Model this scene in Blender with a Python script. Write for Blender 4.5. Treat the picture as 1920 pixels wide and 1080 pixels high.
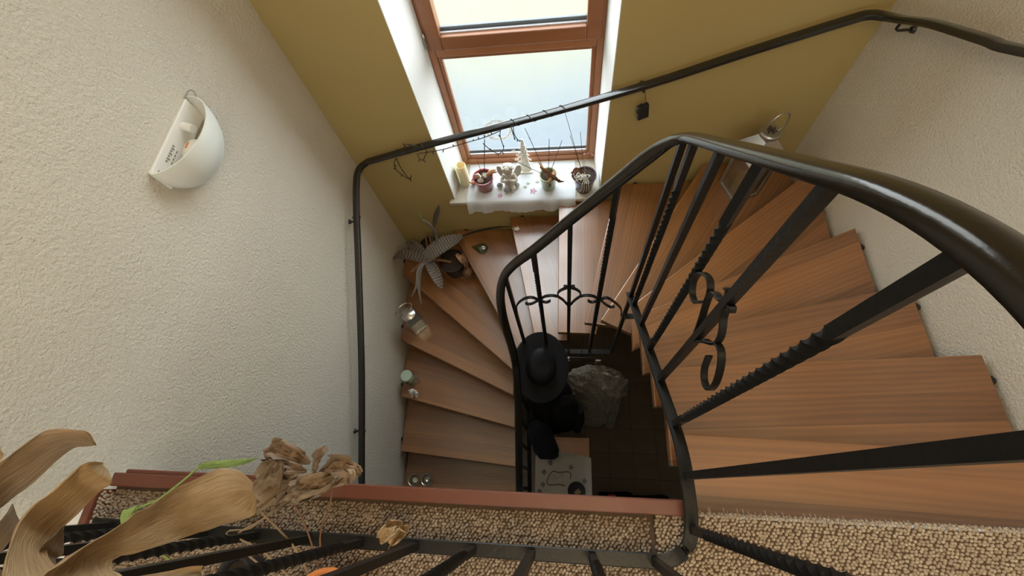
import bpy, math, random
from mathutils import Vector, Matrix, Euler, noise
R = random.Random(7)
PI = math.pi
for o in list(bpy.data.objects): bpy.data.objects.remove(o)
S = bpy.context.scene
C = S.collection

# ------------------------------------------------------------------ camera
CAMZ = 1.1928
F = 817.6
EUL = Euler((0.4268, 0.1124, 0.0430), 'XYZ')
cd = bpy.data.cameras.new('camera'); cam = bpy.data.objects.new('camera', cd); C.objects.link(cam)
cam.location = (0, 0, CAMZ); cam.rotation_euler = EUL
cd.sensor_fit = 'HORIZONTAL'; cd.sensor_width = 36; cd.lens = F * 36 / 1920; cd.clip_start = 0.02
S.camera = cam
CM = EUL.to_matrix()
def px(u, v, ax, val):
    """the point of the place seen at photo pixel u,v on the plane where axis ax equals val"""
    d = CM @ Vector(((u - 960) / F, -(v - 540) / F, -1)); o = Vector((0, 0, CAMZ))
    return o + d * ((val - o[ax]) / d[ax])

# ------------------------------------------------------------------ world, exposure
W = bpy.data.worlds.new('sky'); S.world = W; W.use_nodes = True
bg = W.node_tree.nodes['Background']
bg.inputs[0].default_value = (0.90, 0.945, 1.0, 1); bg.inputs[1].default_value = 8.0
S.view_settings.view_transform = 'Standard'; S.view_settings.look = 'None'
S.view_settings.gamma = 1; S.view_settings.use_curve_mapping = False
S.view_settings.exposure = 0.12
S.cycles.max_bounces = 7; S.cycles.diffuse_bounces = 4; S.cycles.glossy_bounces = 3; S.cycles.adaptive_threshold = 0.05; S.cycles.transparent_max_bounces = 12
S.cycles.sample_clamp_indirect = 8; S.cycles.use_denoising = True
def portal(name, loc, rot, sx, sy):
    l = bpy.data.lights.new(name, 'AREA'); l.shape = 'RECTANGLE'; l.size = sx; l.size_y = sy
    l.cycles.is_portal = True
    o = bpy.data.objects.new(name, l); C.objects.link(o); o.location = loc; o.rotation_euler = rot
portal('sky_portal', (-0.27, 2.30, 0.28), (-PI / 2, 0, 0), 0.96, 3.3)
portal('sky_portal', (-0.2, -2.6, 1.35), (PI / 2, 0, 0), 1.5, 1.2)

# ------------------------------------------------------------------ room numbers
XL, XR, YB, YF = -1.372, 1.376, 1.893, -2.3
RISE = 0.18; ZG = -16 * RISE; ZC = 2.5
WX0, WX1, WZ0, WZ1 = -0.80, 0.252, -1.39, 1.95      # window opening in the inner wall face
SILL = -1.39

# ------------------------------------------------------------------ materials
MATS = {}
def nt(name):
    m = bpy.data.materials.new(name); m.use_nodes = True; MATS[name] = m
    t = m.node_tree; b = t.nodes['Principled BSDF']
    return m, t, b
def col(c): return (c[0], c[1], c[2], 1)
def plain(name, c, rough=0.5, metal=0.0, var=0.12, scale=20, bump=0.0, bscale=60, coat=0.0, **kw):
    m, t, b = nt(name); n = t.nodes; L = t.links
    tc = n.new('ShaderNodeTexCoord'); ns = n.new('ShaderNodeTexNoise'); ns.inputs['Scale'].default_value = scale
    ns.inputs['Detail'].default_value = 4
    L.new(tc.outputs['Object'], ns.inputs['Vector'])
    mx = n.new('ShaderNodeMix'); mx.data_type = 'RGBA'
    mx.inputs[6].default_value = col([x * (1 - var) for x in c]); mx.inputs[7].default_value = col([min(1, x * (1 + var)) for x in c])
    L.new(ns.outputs['Fac'], mx.inputs[0]); L.new(mx.outputs[2], b.inputs['Base Color'])
    b.inputs['Roughness'].default_value = rough; b.inputs['Metallic'].default_value = metal
    b.inputs['Coat Weight'].default_value = coat
    if bump:
        n2 = n.new('ShaderNodeTexNoise'); n2.inputs['Scale'].default_value = bscale; n2.inputs['Detail'].default_value = 5
        L.new(tc.outputs['Object'], n2.inputs['Vector'])
        bp = n.new('ShaderNodeBump'); bp.inputs['Strength'].default_value = bump; bp.inputs['Distance'].default_value = 0.004
        L.new(n2.outputs['Fac'], bp.inputs['Height']); L.new(bp.outputs['Normal'], b.inputs['Normal'])
    for k, v in kw.items(): b.inputs[k.replace('_', ' ')].default_value = v
    return m
def plaster(name, c, strength, scale, dist):
    m, t, b = nt(name); n = t.nodes; L = t.links
    tc = n.new('ShaderNodeTexCoord')
    n1 = n.new('ShaderNodeTexNoise'); n1.inputs['Scale'].default_value = scale; n1.inputs['Detail'].default_value = 4; n1.inputs['Roughness'].default_value = 0.7
    L.new(tc.outputs['Object'], n1.inputs['Vector'])
    bp = n.new('ShaderNodeBump'); bp.inputs['Strength'].default_value = strength; bp.inputs['Distance'].default_value = dist
    L.new(n1.outputs['Fac'], bp.inputs['Height']); L.new(bp.outputs['Normal'], b.inputs['Normal'])
    ns = n.new('ShaderNodeTexNoise'); ns.inputs['Scale'].default_value = 2.0; ns.inputs['Detail'].default_value = 1
    L.new(tc.outputs['Object'], ns.inputs['Vector'])
    mx = n.new('ShaderNodeMix'); mx.data_type = 'RGBA'
    mx.inputs[6].default_value = col([x * 0.94 for x in c]); mx.inputs[7].default_value = col([min(1, x * 1.05) for x in c])
    L.new(ns.outputs['Fac'], mx.inputs[0]); L.new(mx.outputs[2], b.inputs['Base Color'])
    b.inputs['Roughness'].default_value = 0.92; b.inputs['Specular IOR Level'].default_value = 0.2
    return m
def wood(name, ca, cb, strip=0.085, rough=0.36, coat=0.35, grain=1.0):
    """boards glued side by side: grain along local X, strips along local Y"""
    m, t, b = nt(name); n = t.nodes; L = t.links
    tc = n.new('ShaderNodeTexCoord'); oi = n.new('ShaderNodeObjectInfo')
    off = n.new('ShaderNodeVectorMath'); off.operation = 'MULTIPLY_ADD'; off.inputs[1].default_value = (1, 1, 1)
    cx = n.new('ShaderNodeCombineXYZ'); mr = n.new('ShaderNodeMath'); mr.operation = 'MULTIPLY'; mr.inputs[1].default_value = 9.0
    L.new(oi.outputs['Random'], mr.inputs[0]); L.new(mr.outputs[0], cx.inputs[0]); L.new(mr.outputs[0], cx.inputs[1]); L.new(mr.outputs[0], cx.inputs[2])
    L.new(tc.outputs['Object'], off.inputs[0]); L.new(cx.outputs[0], off.inputs[2])
    sp = n.new('ShaderNodeSeparateXYZ'); L.new(off.outputs[0], sp.inputs[0])
    dv = n.new('ShaderNodeMath'); dv.operation = 'DIVIDE'; dv.inputs[1].default_value = strip; L.new(sp.outputs[1], dv.inputs[0])
    fl = n.new('ShaderNodeMath'); fl.operation = 'FLOOR'; L.new(dv.outputs[0], fl.inputs[0])
    wn = n.new('ShaderNodeTexWhiteNoise'); wn.noise_dimensions = '1D'; L.new(fl.outputs[0], wn.inputs['W'])
    # grain
    mp = n.new('ShaderNodeMapping'); mp.inputs['Scale'].default_value = (0.9, 11, 4)
    ad = n.new('ShaderNodeVectorMath'); ad.operation = 'ADD'; L.new(off.outputs[0], ad.inputs[0])
    c2 = n.new('ShaderNodeCombineXYZ'); m2 = n.new('ShaderNodeMath'); m2.operation = 'MULTIPLY'; m2.inputs[1].default_value = 5
    L.new(wn.outputs['Value'], m2.inputs[0]); L.new(m2.outputs[0], c2.inputs[0]); L.new(c2.outputs[0], ad.inputs[1])
    L.new(ad.outputs[0], mp.inputs['Vector'])
    n1 = n.new('ShaderNodeTexNoise'); n1.inputs['Scale'].default_value = 1.6; n1.inputs['Detail'].default_value = 4; n1.inputs['Distortion'].default_value = 0.6
    L.new(mp.outputs[0], n1.inputs['Vector'])
    mp3 = n.new('ShaderNodeMapping'); mp3.inputs['Scale'].default_value = (0.55, 5, 2); L.new(ad.outputs[0], mp3.inputs['Vector'])
    wv = n.new('ShaderNodeTexWave'); wv.wave_type = 'BANDS'; wv.bands_direction = 'Y'; wv.inputs['Scale'].default_value = 3.2
    wv.inputs['Distortion'].default_value = 9; wv.inputs['Detail'].default_value = 3; wv.inputs['Detail Scale'].default_value = 0.7
    L.new(mp3.outputs[0], wv.inputs['Vector'])
    a1 = n.new('ShaderNodeMath'); a1.operation = 'MULTIPLY_ADD'; a1.inputs[1].default_value = 0.14 * grain; L.new(wv.outputs['Fac'], a1.inputs[0]); 
    a2 = n.new('ShaderNodeMath'); a2.operation = 'MULTIPLY'; a2.inputs[1].default_value = 0.5; L.new(n1.outputs['Fac'], a2.inputs[0]); L.new(a2.outputs[0], a1.inputs[2])
    a3 = n.new('ShaderNodeMath'); a3.operation = 'MULTIPLY_ADD'; a3.inputs[1].default_value = 0.42; L.new(wn.outputs['Value'], a3.inputs[0])
    s3 = n.new('ShaderNodeMath'); s3.operation = 'SUBTRACT'; s3.inputs[1].default_value = 0.02; L.new(a1.outputs[0], s3.inputs[0]); L.new(s3.outputs[0], a3.inputs[2])
    # fine pores
    mp4 = n.new('ShaderNodeMapping'); mp4.inputs['Scale'].default_value = (8, 260, 60); L.new(ad.outputs[0], mp4.inputs['Vector'])
    n4 = n.new('ShaderNodeTexNoise'); n4.inputs['Scale'].default_value = 1; n4.inputs['Detail'].default_value = 3; L.new(mp4.outputs[0], n4.inputs['Vector'])
    a4 = n.new('ShaderNodeMath'); a4.operation = 'MULTIPLY_ADD'; a4.inputs[1].default_value = 0.13; L.new(n4.outputs['Fac'], a4.inputs[0]); L.new(a3.outputs[0], a4.inputs[2])
    rp = n.new('ShaderNodeValToRGB'); rp.color_ramp.elements[0].position = 0.2; rp.color_ramp.elements[0].color = col(ca)
    rp.color_ramp.elements[1].position = 0.85; rp.color_ramp.elements[1].color = col(cb)
    L.new(a4.outputs[0], rp.inputs[0]); L.new(rp.outputs[0], b.inputs['Base Color'])
    bp = n.new('ShaderNodeBump'); bp.inputs['Strength'].default_value = 0.12; bp.inputs['Distance'].default_value = 0.001
    L.new(n4.outputs['Fac'], bp.inputs['Height']); L.new(bp.outputs['Normal'], b.inputs['Normal'])
    b.inputs['Roughness'].default_value = rough; b.inputs['Coat Weight'].default_value = coat; b.inputs['Coat Roughness'].default_value = 0.24; b.inputs['Coat IOR'].default_value = 1.8
    return m
def striped(name, ca, cb, freq, rough=0.7):
    """bands along the attribute 'along' that every leaf ribbon carries"""
    m, t, b = nt(name); n = t.nodes; L = t.links
    at = n.new('ShaderNodeAttribute'); at.attribute_name = 'along'
    tc = n.new('ShaderNodeTexCoord'); ns = n.new('ShaderNodeTexNoise'); ns.inputs['Scale'].default_value = 30
    L.new(tc.outputs['Object'], ns.inputs['Vector'])
    a = n.new('ShaderNodeMath'); a.operation = 'MULTIPLY_ADD'; a.inputs[1].default_value = freq
    k = n.new('ShaderNodeMath'); k.operation = 'MULTIPLY'; k.inputs[1].default_value = 5.0
    L.new(ns.outputs['Fac'], k.inputs[0]); L.new(at.outputs['Fac'], a.inputs[0]); L.new(k.outputs[0], a.inputs[2])
    s = n.new('ShaderNodeMath'); s.operation = 'SINE'; L.new(a.outputs[0], s.inputs[0])
    rp = n.new('ShaderNodeValToRGB'); rp.color_ramp.elements[0].position = 0.72; rp.color_ramp.elements[0].color = col(ca)
    rp.color_ramp.elements[1].position = 0.97; rp.color_ramp.elements[1].color = col(cb)
    mr = n.new('ShaderNodeMapRange'); mr.inputs[1].default_value = -1; L.new(s.outputs[0], mr.inputs[0]); L.new(mr.outputs[0], rp.inputs[0])
    L.new(rp.outputs[0], b.inputs['Base Color']); b.inputs['Roughness'].default_value = rough
    return m
def dryleaf(name, ca, cb, rough=0.6):
    m, t, b = nt(name); n = t.nodes; L = t.links
    tc = n.new('ShaderNodeTexCoord'); at = n.new('ShaderNodeAttribute'); at.attribute_name = 'across'
    al = n.new('ShaderNodeAttribute'); al.attribute_name = 'along'
    cx = n.new('ShaderNodeCombineXYZ')
    k = n.new('ShaderNodeMath'); k.operation = 'MULTIPLY'; k.inputs[1].default_value = 9; L.new(at.outputs['Fac'], k.inputs[0])
    k2 = n.new('ShaderNodeMath'); k2.operation = 'MULTIPLY'; k2.inputs[1].default_value = 1.3; L.new(al.outputs['Fac'], k2.inputs[0])
    L.new(k.outputs[0], cx.inputs[0]); L.new(k2.outputs[0], cx.inputs[1])
    n1 = n.new('ShaderNodeTexNoise'); n1.inputs['Scale'].default_value = 2.2; n1.inputs['Detail'].default_value = 6; n1.inputs['Distortion'].default_value = 0.7
    L.new(cx.outputs[0], n1.inputs['Vector'])
    n2 = n.new('ShaderNodeTexNoise'); n2.inputs['Scale'].default_value = 9; n2.inputs['Detail'].default_value = 4; L.new(tc.outputs['Object'], n2.inputs['Vector'])
    ad = n.new('ShaderNodeMath'); ad.operation = 'ADD'; L.new(n1.outputs['Fac'], ad.inputs[0]); L.new(n2.outputs['Fac'], ad.inputs[1])
    rp = n.new('ShaderNodeValToRGB'); rp.color_ramp.elements[0].position = 0.35; rp.color_ramp.elements[0].color = col(ca)
    rp.color_ramp.elements[1].position = 0.65; rp.color_ramp.elements[1].color = col(cb)
    hf = n.new('ShaderNodeMath'); hf.operation = 'MULTIPLY'; hf.inputs[1].default_value = 0.5; L.new(ad.outputs[0], hf.inputs[0]); L.new(hf.outputs[0], rp.inputs[0])
    L.new(rp.outputs[0], b.inputs['Base Color']); b.inputs['Roughness'].default_value = rough
    bp = n.new('ShaderNodeBump'); bp.inputs['Strength'].default_value = 0.5; bp.inputs['Distance'].default_value = 0.004
    L.new(n1.outputs['Fac'], bp.inputs['Height']); L.new(bp.outputs['Normal'], b.inputs['Normal'])
    return m
def pane(name):
    m, t, b = nt(name); n = t.nodes; L = t.links; out = n['Material Output']
    tr = n.new('ShaderNodeBsdfTransparent'); tr.inputs[0].default_value = (0.97, 1.0, 0.99, 1)
    tl = n.new('ShaderNodeBsdfTranslucent'); tl.inputs[0].default_value = (0.9, 0.93, 0.9, 1)
    tc = n.new('ShaderNodeTexCoord'); ns = n.new('ShaderNodeTexNoise'); ns.inputs['Scale'].default_value = 6; ns.inputs['Detail'].default_value = 6
    L.new(tc.outputs['Object'], ns.inputs['Vector'])
    mr = n.new('ShaderNodeMapRange'); mr.inputs[3].default_value = 0.012; mr.inputs[4].default_value = 0.028; L.new(ns.outputs['Fac'], mr.inputs[0])
    m1 = n.new('ShaderNodeMixShader'); L.new(mr.outputs[0], m1.inputs[0]); L.new(tr.outputs[0], m1.inputs[1]); L.new(tl.outputs[0], m1.inputs[2])
    gl = n.new('ShaderNodeBsdfGlossy'); gl.inputs['Roughness'].default_value = 0.05
    fr = n.new('ShaderNodeFresnel'); fr.inputs[0].default_value = 1.35
    ge = n.new('ShaderNodeNewGeometry'); iv = n.new('ShaderNodeMath'); iv.operation = 'SUBTRACT'; iv.inputs[0].default_value = 1; L.new(ge.outputs['Backfacing'], iv.inputs[1])
    mu = n.new('ShaderNodeMath'); mu.operation = 'MULTIPLY'; L.new(fr.outputs[0], mu.inputs[0]); L.new(iv.outputs[0], mu.inputs[1])
    m2 = n.new('ShaderNodeMixShader'); L.new(mu.outputs[0], m2.inputs[0]); L.new(m1.outputs[0], m2.inputs[1]); L.new(gl.outputs[0], m2.inputs[2])
    L.new(m2.outputs[0], out.inputs[0]); return m
def clearglass(name, tint=(0.9, 0.95, 0.93), fac=0.12):
    m, t, b = nt(name); n = t.nodes; L = t.links; out = n['Material Output']
    tr = n.new('ShaderNodeBsdfTransparent'); tr.inputs[0].default_value = col(tint)
    gl = n.new('ShaderNodeBsdfGlossy'); gl.inputs['Roughness'].default_value = 0.04
    lw = n.new('ShaderNodeLayerWeight'); lw.inputs[0].default_value = 0.25
    tc = n.new('ShaderNodeTexCoord'); ns = n.new('ShaderNodeTexNoise'); ns.inputs['Scale'].default_value = 30; L.new(tc.outputs['Object'], ns.inputs['Vector'])
    ad = n.new('ShaderNodeMath'); ad.operation = 'MULTIPLY_ADD'; ad.inputs[1].default_value = fac * 0.5; ad.inputs[2].default_value = fac
    L.new(ns.outputs['Fac'], ad.inputs[0])
    a2 = n.new('ShaderNodeMath'); a2.operation = 'ADD'; a2.use_clamp = True; ge = n.new('ShaderNodeNewGeometry'); iv = n.new('ShaderNodeMath'); iv.operation = 'SUBTRACT'; iv.inputs[0].default_value = 1; L.new(ge.outputs['Backfacing'], iv.inputs[1])
    mu = n.new('ShaderNodeMath'); mu.operation = 'MULTIPLY'; L.new(lw.outputs['Fresnel'], mu.inputs[0]); L.new(iv.outputs[0], mu.inputs[1])
    L.new(ad.outputs[0], a2.inputs[0]); L.new(mu.outputs[0], a2.inputs[1])
    m1 = n.new('ShaderNodeMixShader'); L.new(a2.outputs[0], m1.inputs[0]); L.new(tr.outputs[0], m1.inputs[1]); L.new(gl.outputs[0], m1.inputs[2])
    L.new(m1.outputs[0], out.inputs[0]); return m

plaster('white_plaster', (0.83, 0.77, 0.66), 1.0, 88, 0.014)
plaster('smooth_white', (0.80, 0.80, 0.78), 0.2, 30, 0.003)
plaster('yellow_paint', (0.47, 0.36, 0.155), 0.25, 110, 0.002)
plaster('ceiling_white', (0.85, 0.84, 0.80), 0.2, 40, 0.003)
wood('tread_wood', (0.130, 0.047, 0.0125), (0.335, 0.136, 0.040), strip=0.092, rough=0.45, coat=1.0)
wood('window_wood', (0.24, 0.085, 0.028), (0.38, 0.15, 0.056), strip=3.0, rough=0.42, grain=0.3)
plain('trim_wood', (0.155, 0.047, 0.027), 0.4, var=0.15, coat=0.2)
wood('chest_wood', (0.30, 0.10, 0.03), (0.44, 0.17, 0.06), strip=0.2)
plain('iron', (0.009, 0.0085, 0.008), 0.42, 0.0, var=0.3, bump=0.22, bscale=90, coat=0.0, Specular_IOR_Level=0.3)
plain('rail_iron', (0.030, 0.026, 0.021), 0.17, 0.6, var=0.25, bump=0.05, bscale=120)
plain('wall_rail_black', (0.014, 0.013, 0.012), 0.3, 0.0, coat=0.6, var=0.2, bump=0.12, bscale=60)
plain('black_plastic', (0.02, 0.02, 0.022), 0.45)
plain('glaze_red', (0.28, 0.035, 0.035), 0.22, coat=0.5)
plain('glaze_green', (0.36, 0.42, 0.25), 0.3, coat=0.4)
plain('pot_purple', (0.05, 0.02, 0.035), 0.3, coat=0.3)
plain('pot_black', (0.018, 0.016, 0.018), 0.45)
plain('terracotta', (0.62, 0.22, 0.07), 0.6)
plain('soil', (0.035, 0.02, 0.012), 0.95, bump=1.0, bscale=200)
plain('wax_cream', (0.80, 0.74, 0.48), 0.5, Subsurface_Weight=0.3)
plain('stone_white', (0.50, 0.46, 0.39), 0.8, bump=0.3, bscale=120)
plain('paper_white', (0.78, 0.76, 0.70), 0.8)
plain('petal_white', (0.66, 0.63, 0.58), 0.7)
plain('dry_peach', (0.50, 0.28, 0.15), 0.7, var=0.35)
plain('dry_brown', (0.22, 0.11, 0.055), 0.75, var=0.45, scale=30)
plain('dry_pink', (0.35, 0.12, 0.13), 0.7, var=0.3)
plain('root_pale', (0.60, 0.56, 0.48), 0.7)
plain('stake', (0.05, 0.035, 0.025), 0.7)
plain('twig', (0.32, 0.22, 0.13), 0.8)
plain('wire_dark', (0.03, 0.025, 0.02), 0.6)
plain('cloth_white', (0.60, 0.62, 0.66), 0.85, var=0.04, bump=0.15, bscale=300)
plain('thread_pink', (0.60, 0.16, 0.35), 0.8)
plain('thread_green', (0.35, 0.45, 0.25), 0.8)
plain('lamp_white', (0.85, 0.84, 0.80), 0.35, var=0.02)
plain('shade_glass', (0.88, 0.88, 0.84), 0.28, var=0.02, Subsurface_Weight=0.15)
plain('print_grey', (0.25, 0.25, 0.24), 0.7)
plain('bulb_frost', (0.80, 0.78, 0.72), 0.3)
plain('orange_mark', (0.75, 0.25, 0.10), 0.6)
plain('silver', (0.62, 0.60, 0.56), 0.25, 0.95, var=0.06)
plain('dull_steel', (0.45, 0.44, 0.42), 0.35, 0.9)
clearglass('glass_clear'); clearglass('lantern_glass', (0.85, 0.88, 0.8), 0.3); clearglass('glass_green', (0.35, 0.6, 0.45), 0.2); pane('window_glass')
plain('mint_lid', (0.45, 0.56, 0.45), 0.4)
plain('teddy_white', (0.72, 0.70, 0.66), 0.8)
plain('felt_black', (0.005, 0.005, 0.007), 0.6, bump=0.2, bscale=300, Specular_IOR_Level=0.14)
plain('coat_black', (0.006, 0.006, 0.007), 0.9, Specular_IOR_Level=0.15)
plain('jeans_dark', (0.018, 0.02, 0.028), 0.9, Specular_IOR_Level=0.15, bump=0.6, bscale=40)
plain('fur_grey', (0.17, 0.155, 0.13), 0.95, var=0.7, scale=60, bump=1.0, bscale=75)
plain('linen', (0.50, 0.47, 0.43), 0.9, var=0.1, bump=0.3, bscale=200)
plain('thread_violet', (0.12, 0.09, 0.16), 0.8)
plain('red_plastic', (0.55, 0.03, 0.03), 0.4)
plain('floor_tile', (0.16, 0.125, 0.085), 0.45, var=0.2, scale=6)
plain('grout', (0.06, 0.05, 0.04), 0.9)
plain('concrete', (0.50, 0.49, 0.47), 0.9, bump=0.3)
plain('gasket', (0.10, 0.11, 0.13), 0.6); plain('alu_strip', (0.55, 0.54, 0.58), 0.4, 0.4)
dryleaf('leaf_tan', (0.33, 0.20, 0.095), (0.64, 0.45, 0.245))
dryleaf('leaf_brown', (0.18, 0.115, 0.07), (0.46, 0.34, 0.22))
dryleaf('leaf_grey_brown', (0.16, 0.10, 0.065), (0.40, 0.28, 0.18))
dryleaf('leaf_green', (0.16, 0.26, 0.05), (0.36, 0.48, 0.14), 0.4)
striped('leaf_striped', (0.17, 0.14, 0.122), (0.045, 0.035, 0.03), 26)  # leaf and stem greys here darkened to stand in for the corner's shade
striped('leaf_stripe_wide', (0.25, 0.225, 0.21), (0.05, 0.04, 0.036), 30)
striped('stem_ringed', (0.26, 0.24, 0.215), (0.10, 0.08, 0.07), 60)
plain('leaf_dark', (0.035, 0.024, 0.018), 0.6)  # dark brown of the thin strap leaf
# carpet pile: each loop its own tone
m, t, b = nt('carpet_loop'); n = t.nodes; L = t.links
at = n.new('ShaderNodeAttribute'); at.attribute_name = 'tone'
rp = n.new('ShaderNodeValToRGB'); rp.color_ramp.elements[0].color = (0.19, 0.125, 0.08, 1); rp.color_ramp.elements[1].color = (0.50, 0.405, 0.30, 1)
L.new(at.outputs['Fac'], rp.inputs[0]); L.new(rp.outputs[0], b.inputs['Base Color']); b.inputs['Roughness'].default_value = 0.95
plain('carpet_back', (0.10, 0.065, 0.04), 0.95)
# yard outside, its bluish-to-cream blend put in for the light gradient of the panes
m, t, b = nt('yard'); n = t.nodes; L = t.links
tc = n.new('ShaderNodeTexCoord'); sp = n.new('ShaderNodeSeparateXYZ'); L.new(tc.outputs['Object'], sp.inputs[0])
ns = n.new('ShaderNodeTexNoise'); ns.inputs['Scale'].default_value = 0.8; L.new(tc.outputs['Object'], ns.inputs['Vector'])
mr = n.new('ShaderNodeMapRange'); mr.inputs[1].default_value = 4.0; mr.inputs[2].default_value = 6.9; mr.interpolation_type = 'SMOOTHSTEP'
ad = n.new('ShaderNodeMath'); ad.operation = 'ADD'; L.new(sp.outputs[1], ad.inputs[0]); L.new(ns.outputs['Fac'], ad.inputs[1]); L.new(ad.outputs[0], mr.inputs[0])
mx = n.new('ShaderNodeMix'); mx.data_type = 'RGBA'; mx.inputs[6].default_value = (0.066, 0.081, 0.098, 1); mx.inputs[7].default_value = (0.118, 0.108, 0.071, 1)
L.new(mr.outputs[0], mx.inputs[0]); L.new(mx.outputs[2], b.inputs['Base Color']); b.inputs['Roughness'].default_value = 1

# ------------------------------------------------------------------ mesh building
V3 = lambda *a: Vector(a)
ORG = {}
class MB:
    def __init__(s): s.v = []; s.f = []; s.at = {}
    def add(s, vs, fs, **at):
        o = len(s.v); s.v += [Vector(q) for q in vs]; s.f += [tuple(i + o for i in f) for f in fs]
        for k, vals in at.items():
            a = s.at.setdefault(k, []); a += [0.0] * (o - len(a)); a += list(vals)
    def hexa(s, p): s.add(p, [(0, 3, 2, 1), (4, 5, 6, 7), (0, 1, 5, 4), (1, 2, 6, 5), (2, 3, 7, 6), (3, 0, 4, 7)])
    def box(s, x0, x1, y0, y1, z0, z1):
        s.hexa([(x0, y0, z0), (x1, y0, z0), (x1, y1, z0), (x0, y1, z0), (x0, y0, z1), (x1, y0, z1), (x1, y1, z1), (x0, y1, z1)])
    def obox(s, c, sx, sy, sz, M=None):
        M = M or Matrix.Identity(3); c = Vector(c)
        s.hexa([c + M @ Vector((a * sx / 2, b * sy / 2, d * sz / 2)) for d in (-1, 1) for a, b in ((-1, -1), (1, -1), (1, 1), (-1, 1))])
    def prism(s, poly, z0, z1):
        k = len(poly); s.add([(p[0], p[1], z0) for p in poly] + [(p[0], p[1], z1) for p in poly],
            [tuple(range(k - 1, -1, -1)), tuple(range(k, 2 * k))] + [(i, (i + 1) % k, k + (i + 1) % k, k + i) for i in range(k)])
    def rings(s, rs, closed=True, caps=True, **at):
        k = len(rs[0]); vs = [p for r in rs for p in r]; fs = []
        for i in range(len(rs) - 1):
            for j in range(k if closed else k - 1):
                a = i * k + j; b_ = i * k + (j + 1) % k; fs.append((a, b_, b_ + k, a + k))
        if caps and closed: fs += [tuple(range(k - 1, -1, -1)), tuple(range((len(rs) - 1) * k, len(rs) * k))]
        s.add(vs, fs, **at)
    def tube(s, pts, r, n=8, caps=True, attr=False):
        pts = [Vector(p) for p in pts]; rs = []; u = None; al = []
        d = 0
        for i, p in enumerate(pts):
            t = (pts[min(i + 1, len(pts) - 1)] - pts[max(i - 1, 0)]).normalized()
            if i: d += (p - pts[i - 1]).length
            if u is None: u = t.orthogonal().normalized()
            u = (u - t * u.dot(t)); u = u.normalized() if u.length > 1e-6 else t.orthogonal().normalized()
            w = t.cross(u); rr = r[i] if isinstance(r, (list, tuple)) else r
            rs.append([p + (u * math.cos(a) + w * math.sin(a)) * rr for a in [2 * PI * j / n for j in range(n)]]); al += [d * 10] * n
        if attr: s.rings(rs, caps=caps, along=al)
        else: s.rings(rs, caps=caps)
    def sweep(s, pts, sides, prof):
        rs = []; pts = [Vector(p) for p in pts]
        for i, p in enumerate(pts):
            t = (pts[min(i + 1, len(pts) - 1)] - pts[max(i - 1, 0)]).normalized()
            a = Vector(sides[i]); a = (a - t * a.dot(t)).normalized(); nrm = t.cross(a)
            rs.append([p + a * q[0] + nrm * q[1] for q in prof])
        s.rings(rs)
    def lathe(s, prof, n=24, c=(0, 0, 0), M=None, caps=False):
        M = M or Matrix.Identity(3); c = Vector(c)
        s.rings([[c + M @ Vector((r_ * math.cos(2 * PI * j / n), r_ * math.sin(2 * PI * j / n), z)) for j in range(n)] for r_, z in prof], caps=caps)
    def ball(s, c, rx, ry=None, rz=None, n=10, M=None):
        ry = ry or rx; rz = rz or rx; M = M or Matrix.Identity(3); c = Vector(c)
        rs = []
        for i in range(n + 1):
            th = PI * i / n; q = max(math.sin(th), 1e-3)
            rs.append([c + M @ Vector((rx * q * math.cos(a), ry * q * math.sin(a), -rz * math.cos(th))) for a in [2 * PI * j / (n + 2) for j in range(n + 2)]])
        s.rings(rs)
    def ribbon(s, pts, wid, side, thick=0.0012, fold=0.0, m=4, ruf=0.0, seed=0):
        """a leaf: spine pts, half widths, sideways vectors; fold lifts the edges; closed with a thickness"""
        pts = [Vector(p) for p in pts]; N = len(pts)
        top = []; bot = []; al = []; ac = []; d = 0
        for i, p in enumerate(pts):
            t = (pts[min(i + 1, N - 1)] - pts[max(i - 1, 0)]).normalized()
            if i: d += (p - pts[i - 1]).length
            sv = Vector(side[i] if isinstance(side, list) else side); sv = sv - t * sv.dot(t); sv = sv.normalized() if sv.length > 1e-5 else t.orthogonal().normalized()
            nr = sv.cross(t)
            fo = fold[i] if isinstance(fold, list) else fold
            for j in range(-m, m + 1):
                q = j / m; w = wid[i]
                ang = fo * abs(q)
                x = q * w * math.cos(ang * 0.6); h_ = abs(q) * w * math.sin(ang)
                rr = ruf * w * (noise.noise(Vector((d * 34 + seed * 7.1, q * 2.2, seed))) + .5 * noise.noise(Vector((d * 90, q * 5, seed + 5)))) if ruf else 0
                top.append(p + sv * x + nr * (h_ + rr + thick / 2)); bot.append(p + sv * x + nr * (h_ + rr - thick / 2)); al.append(d * 10); ac.append(q)
        k = 2 * m + 1; nn = len(top); fs = []
        for i in range(N - 1):
            for j in range(k - 1):
                a = i * k + j; fs.append((a, a + 1, a + k + 1, a + k)); fs.append((nn + a, nn + a + k, nn + a + k + 1, nn + a + 1))
            a = i * k; fs.append((a, a + k, nn + a + k, nn + a)); a = i * k + k - 1; fs.append((a, nn + a, nn + a + k, a + k))
        for i in (0, N - 1):
            for j in range(k - 1):
                a = i * k + j; fs.append((a, nn + a, nn + a + 1, a + 1) if i == 0 else (a, a + 1, nn + a + 1, nn + a))
        s.add(top + bot, fs, along=al + al, across=ac + ac)
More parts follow.
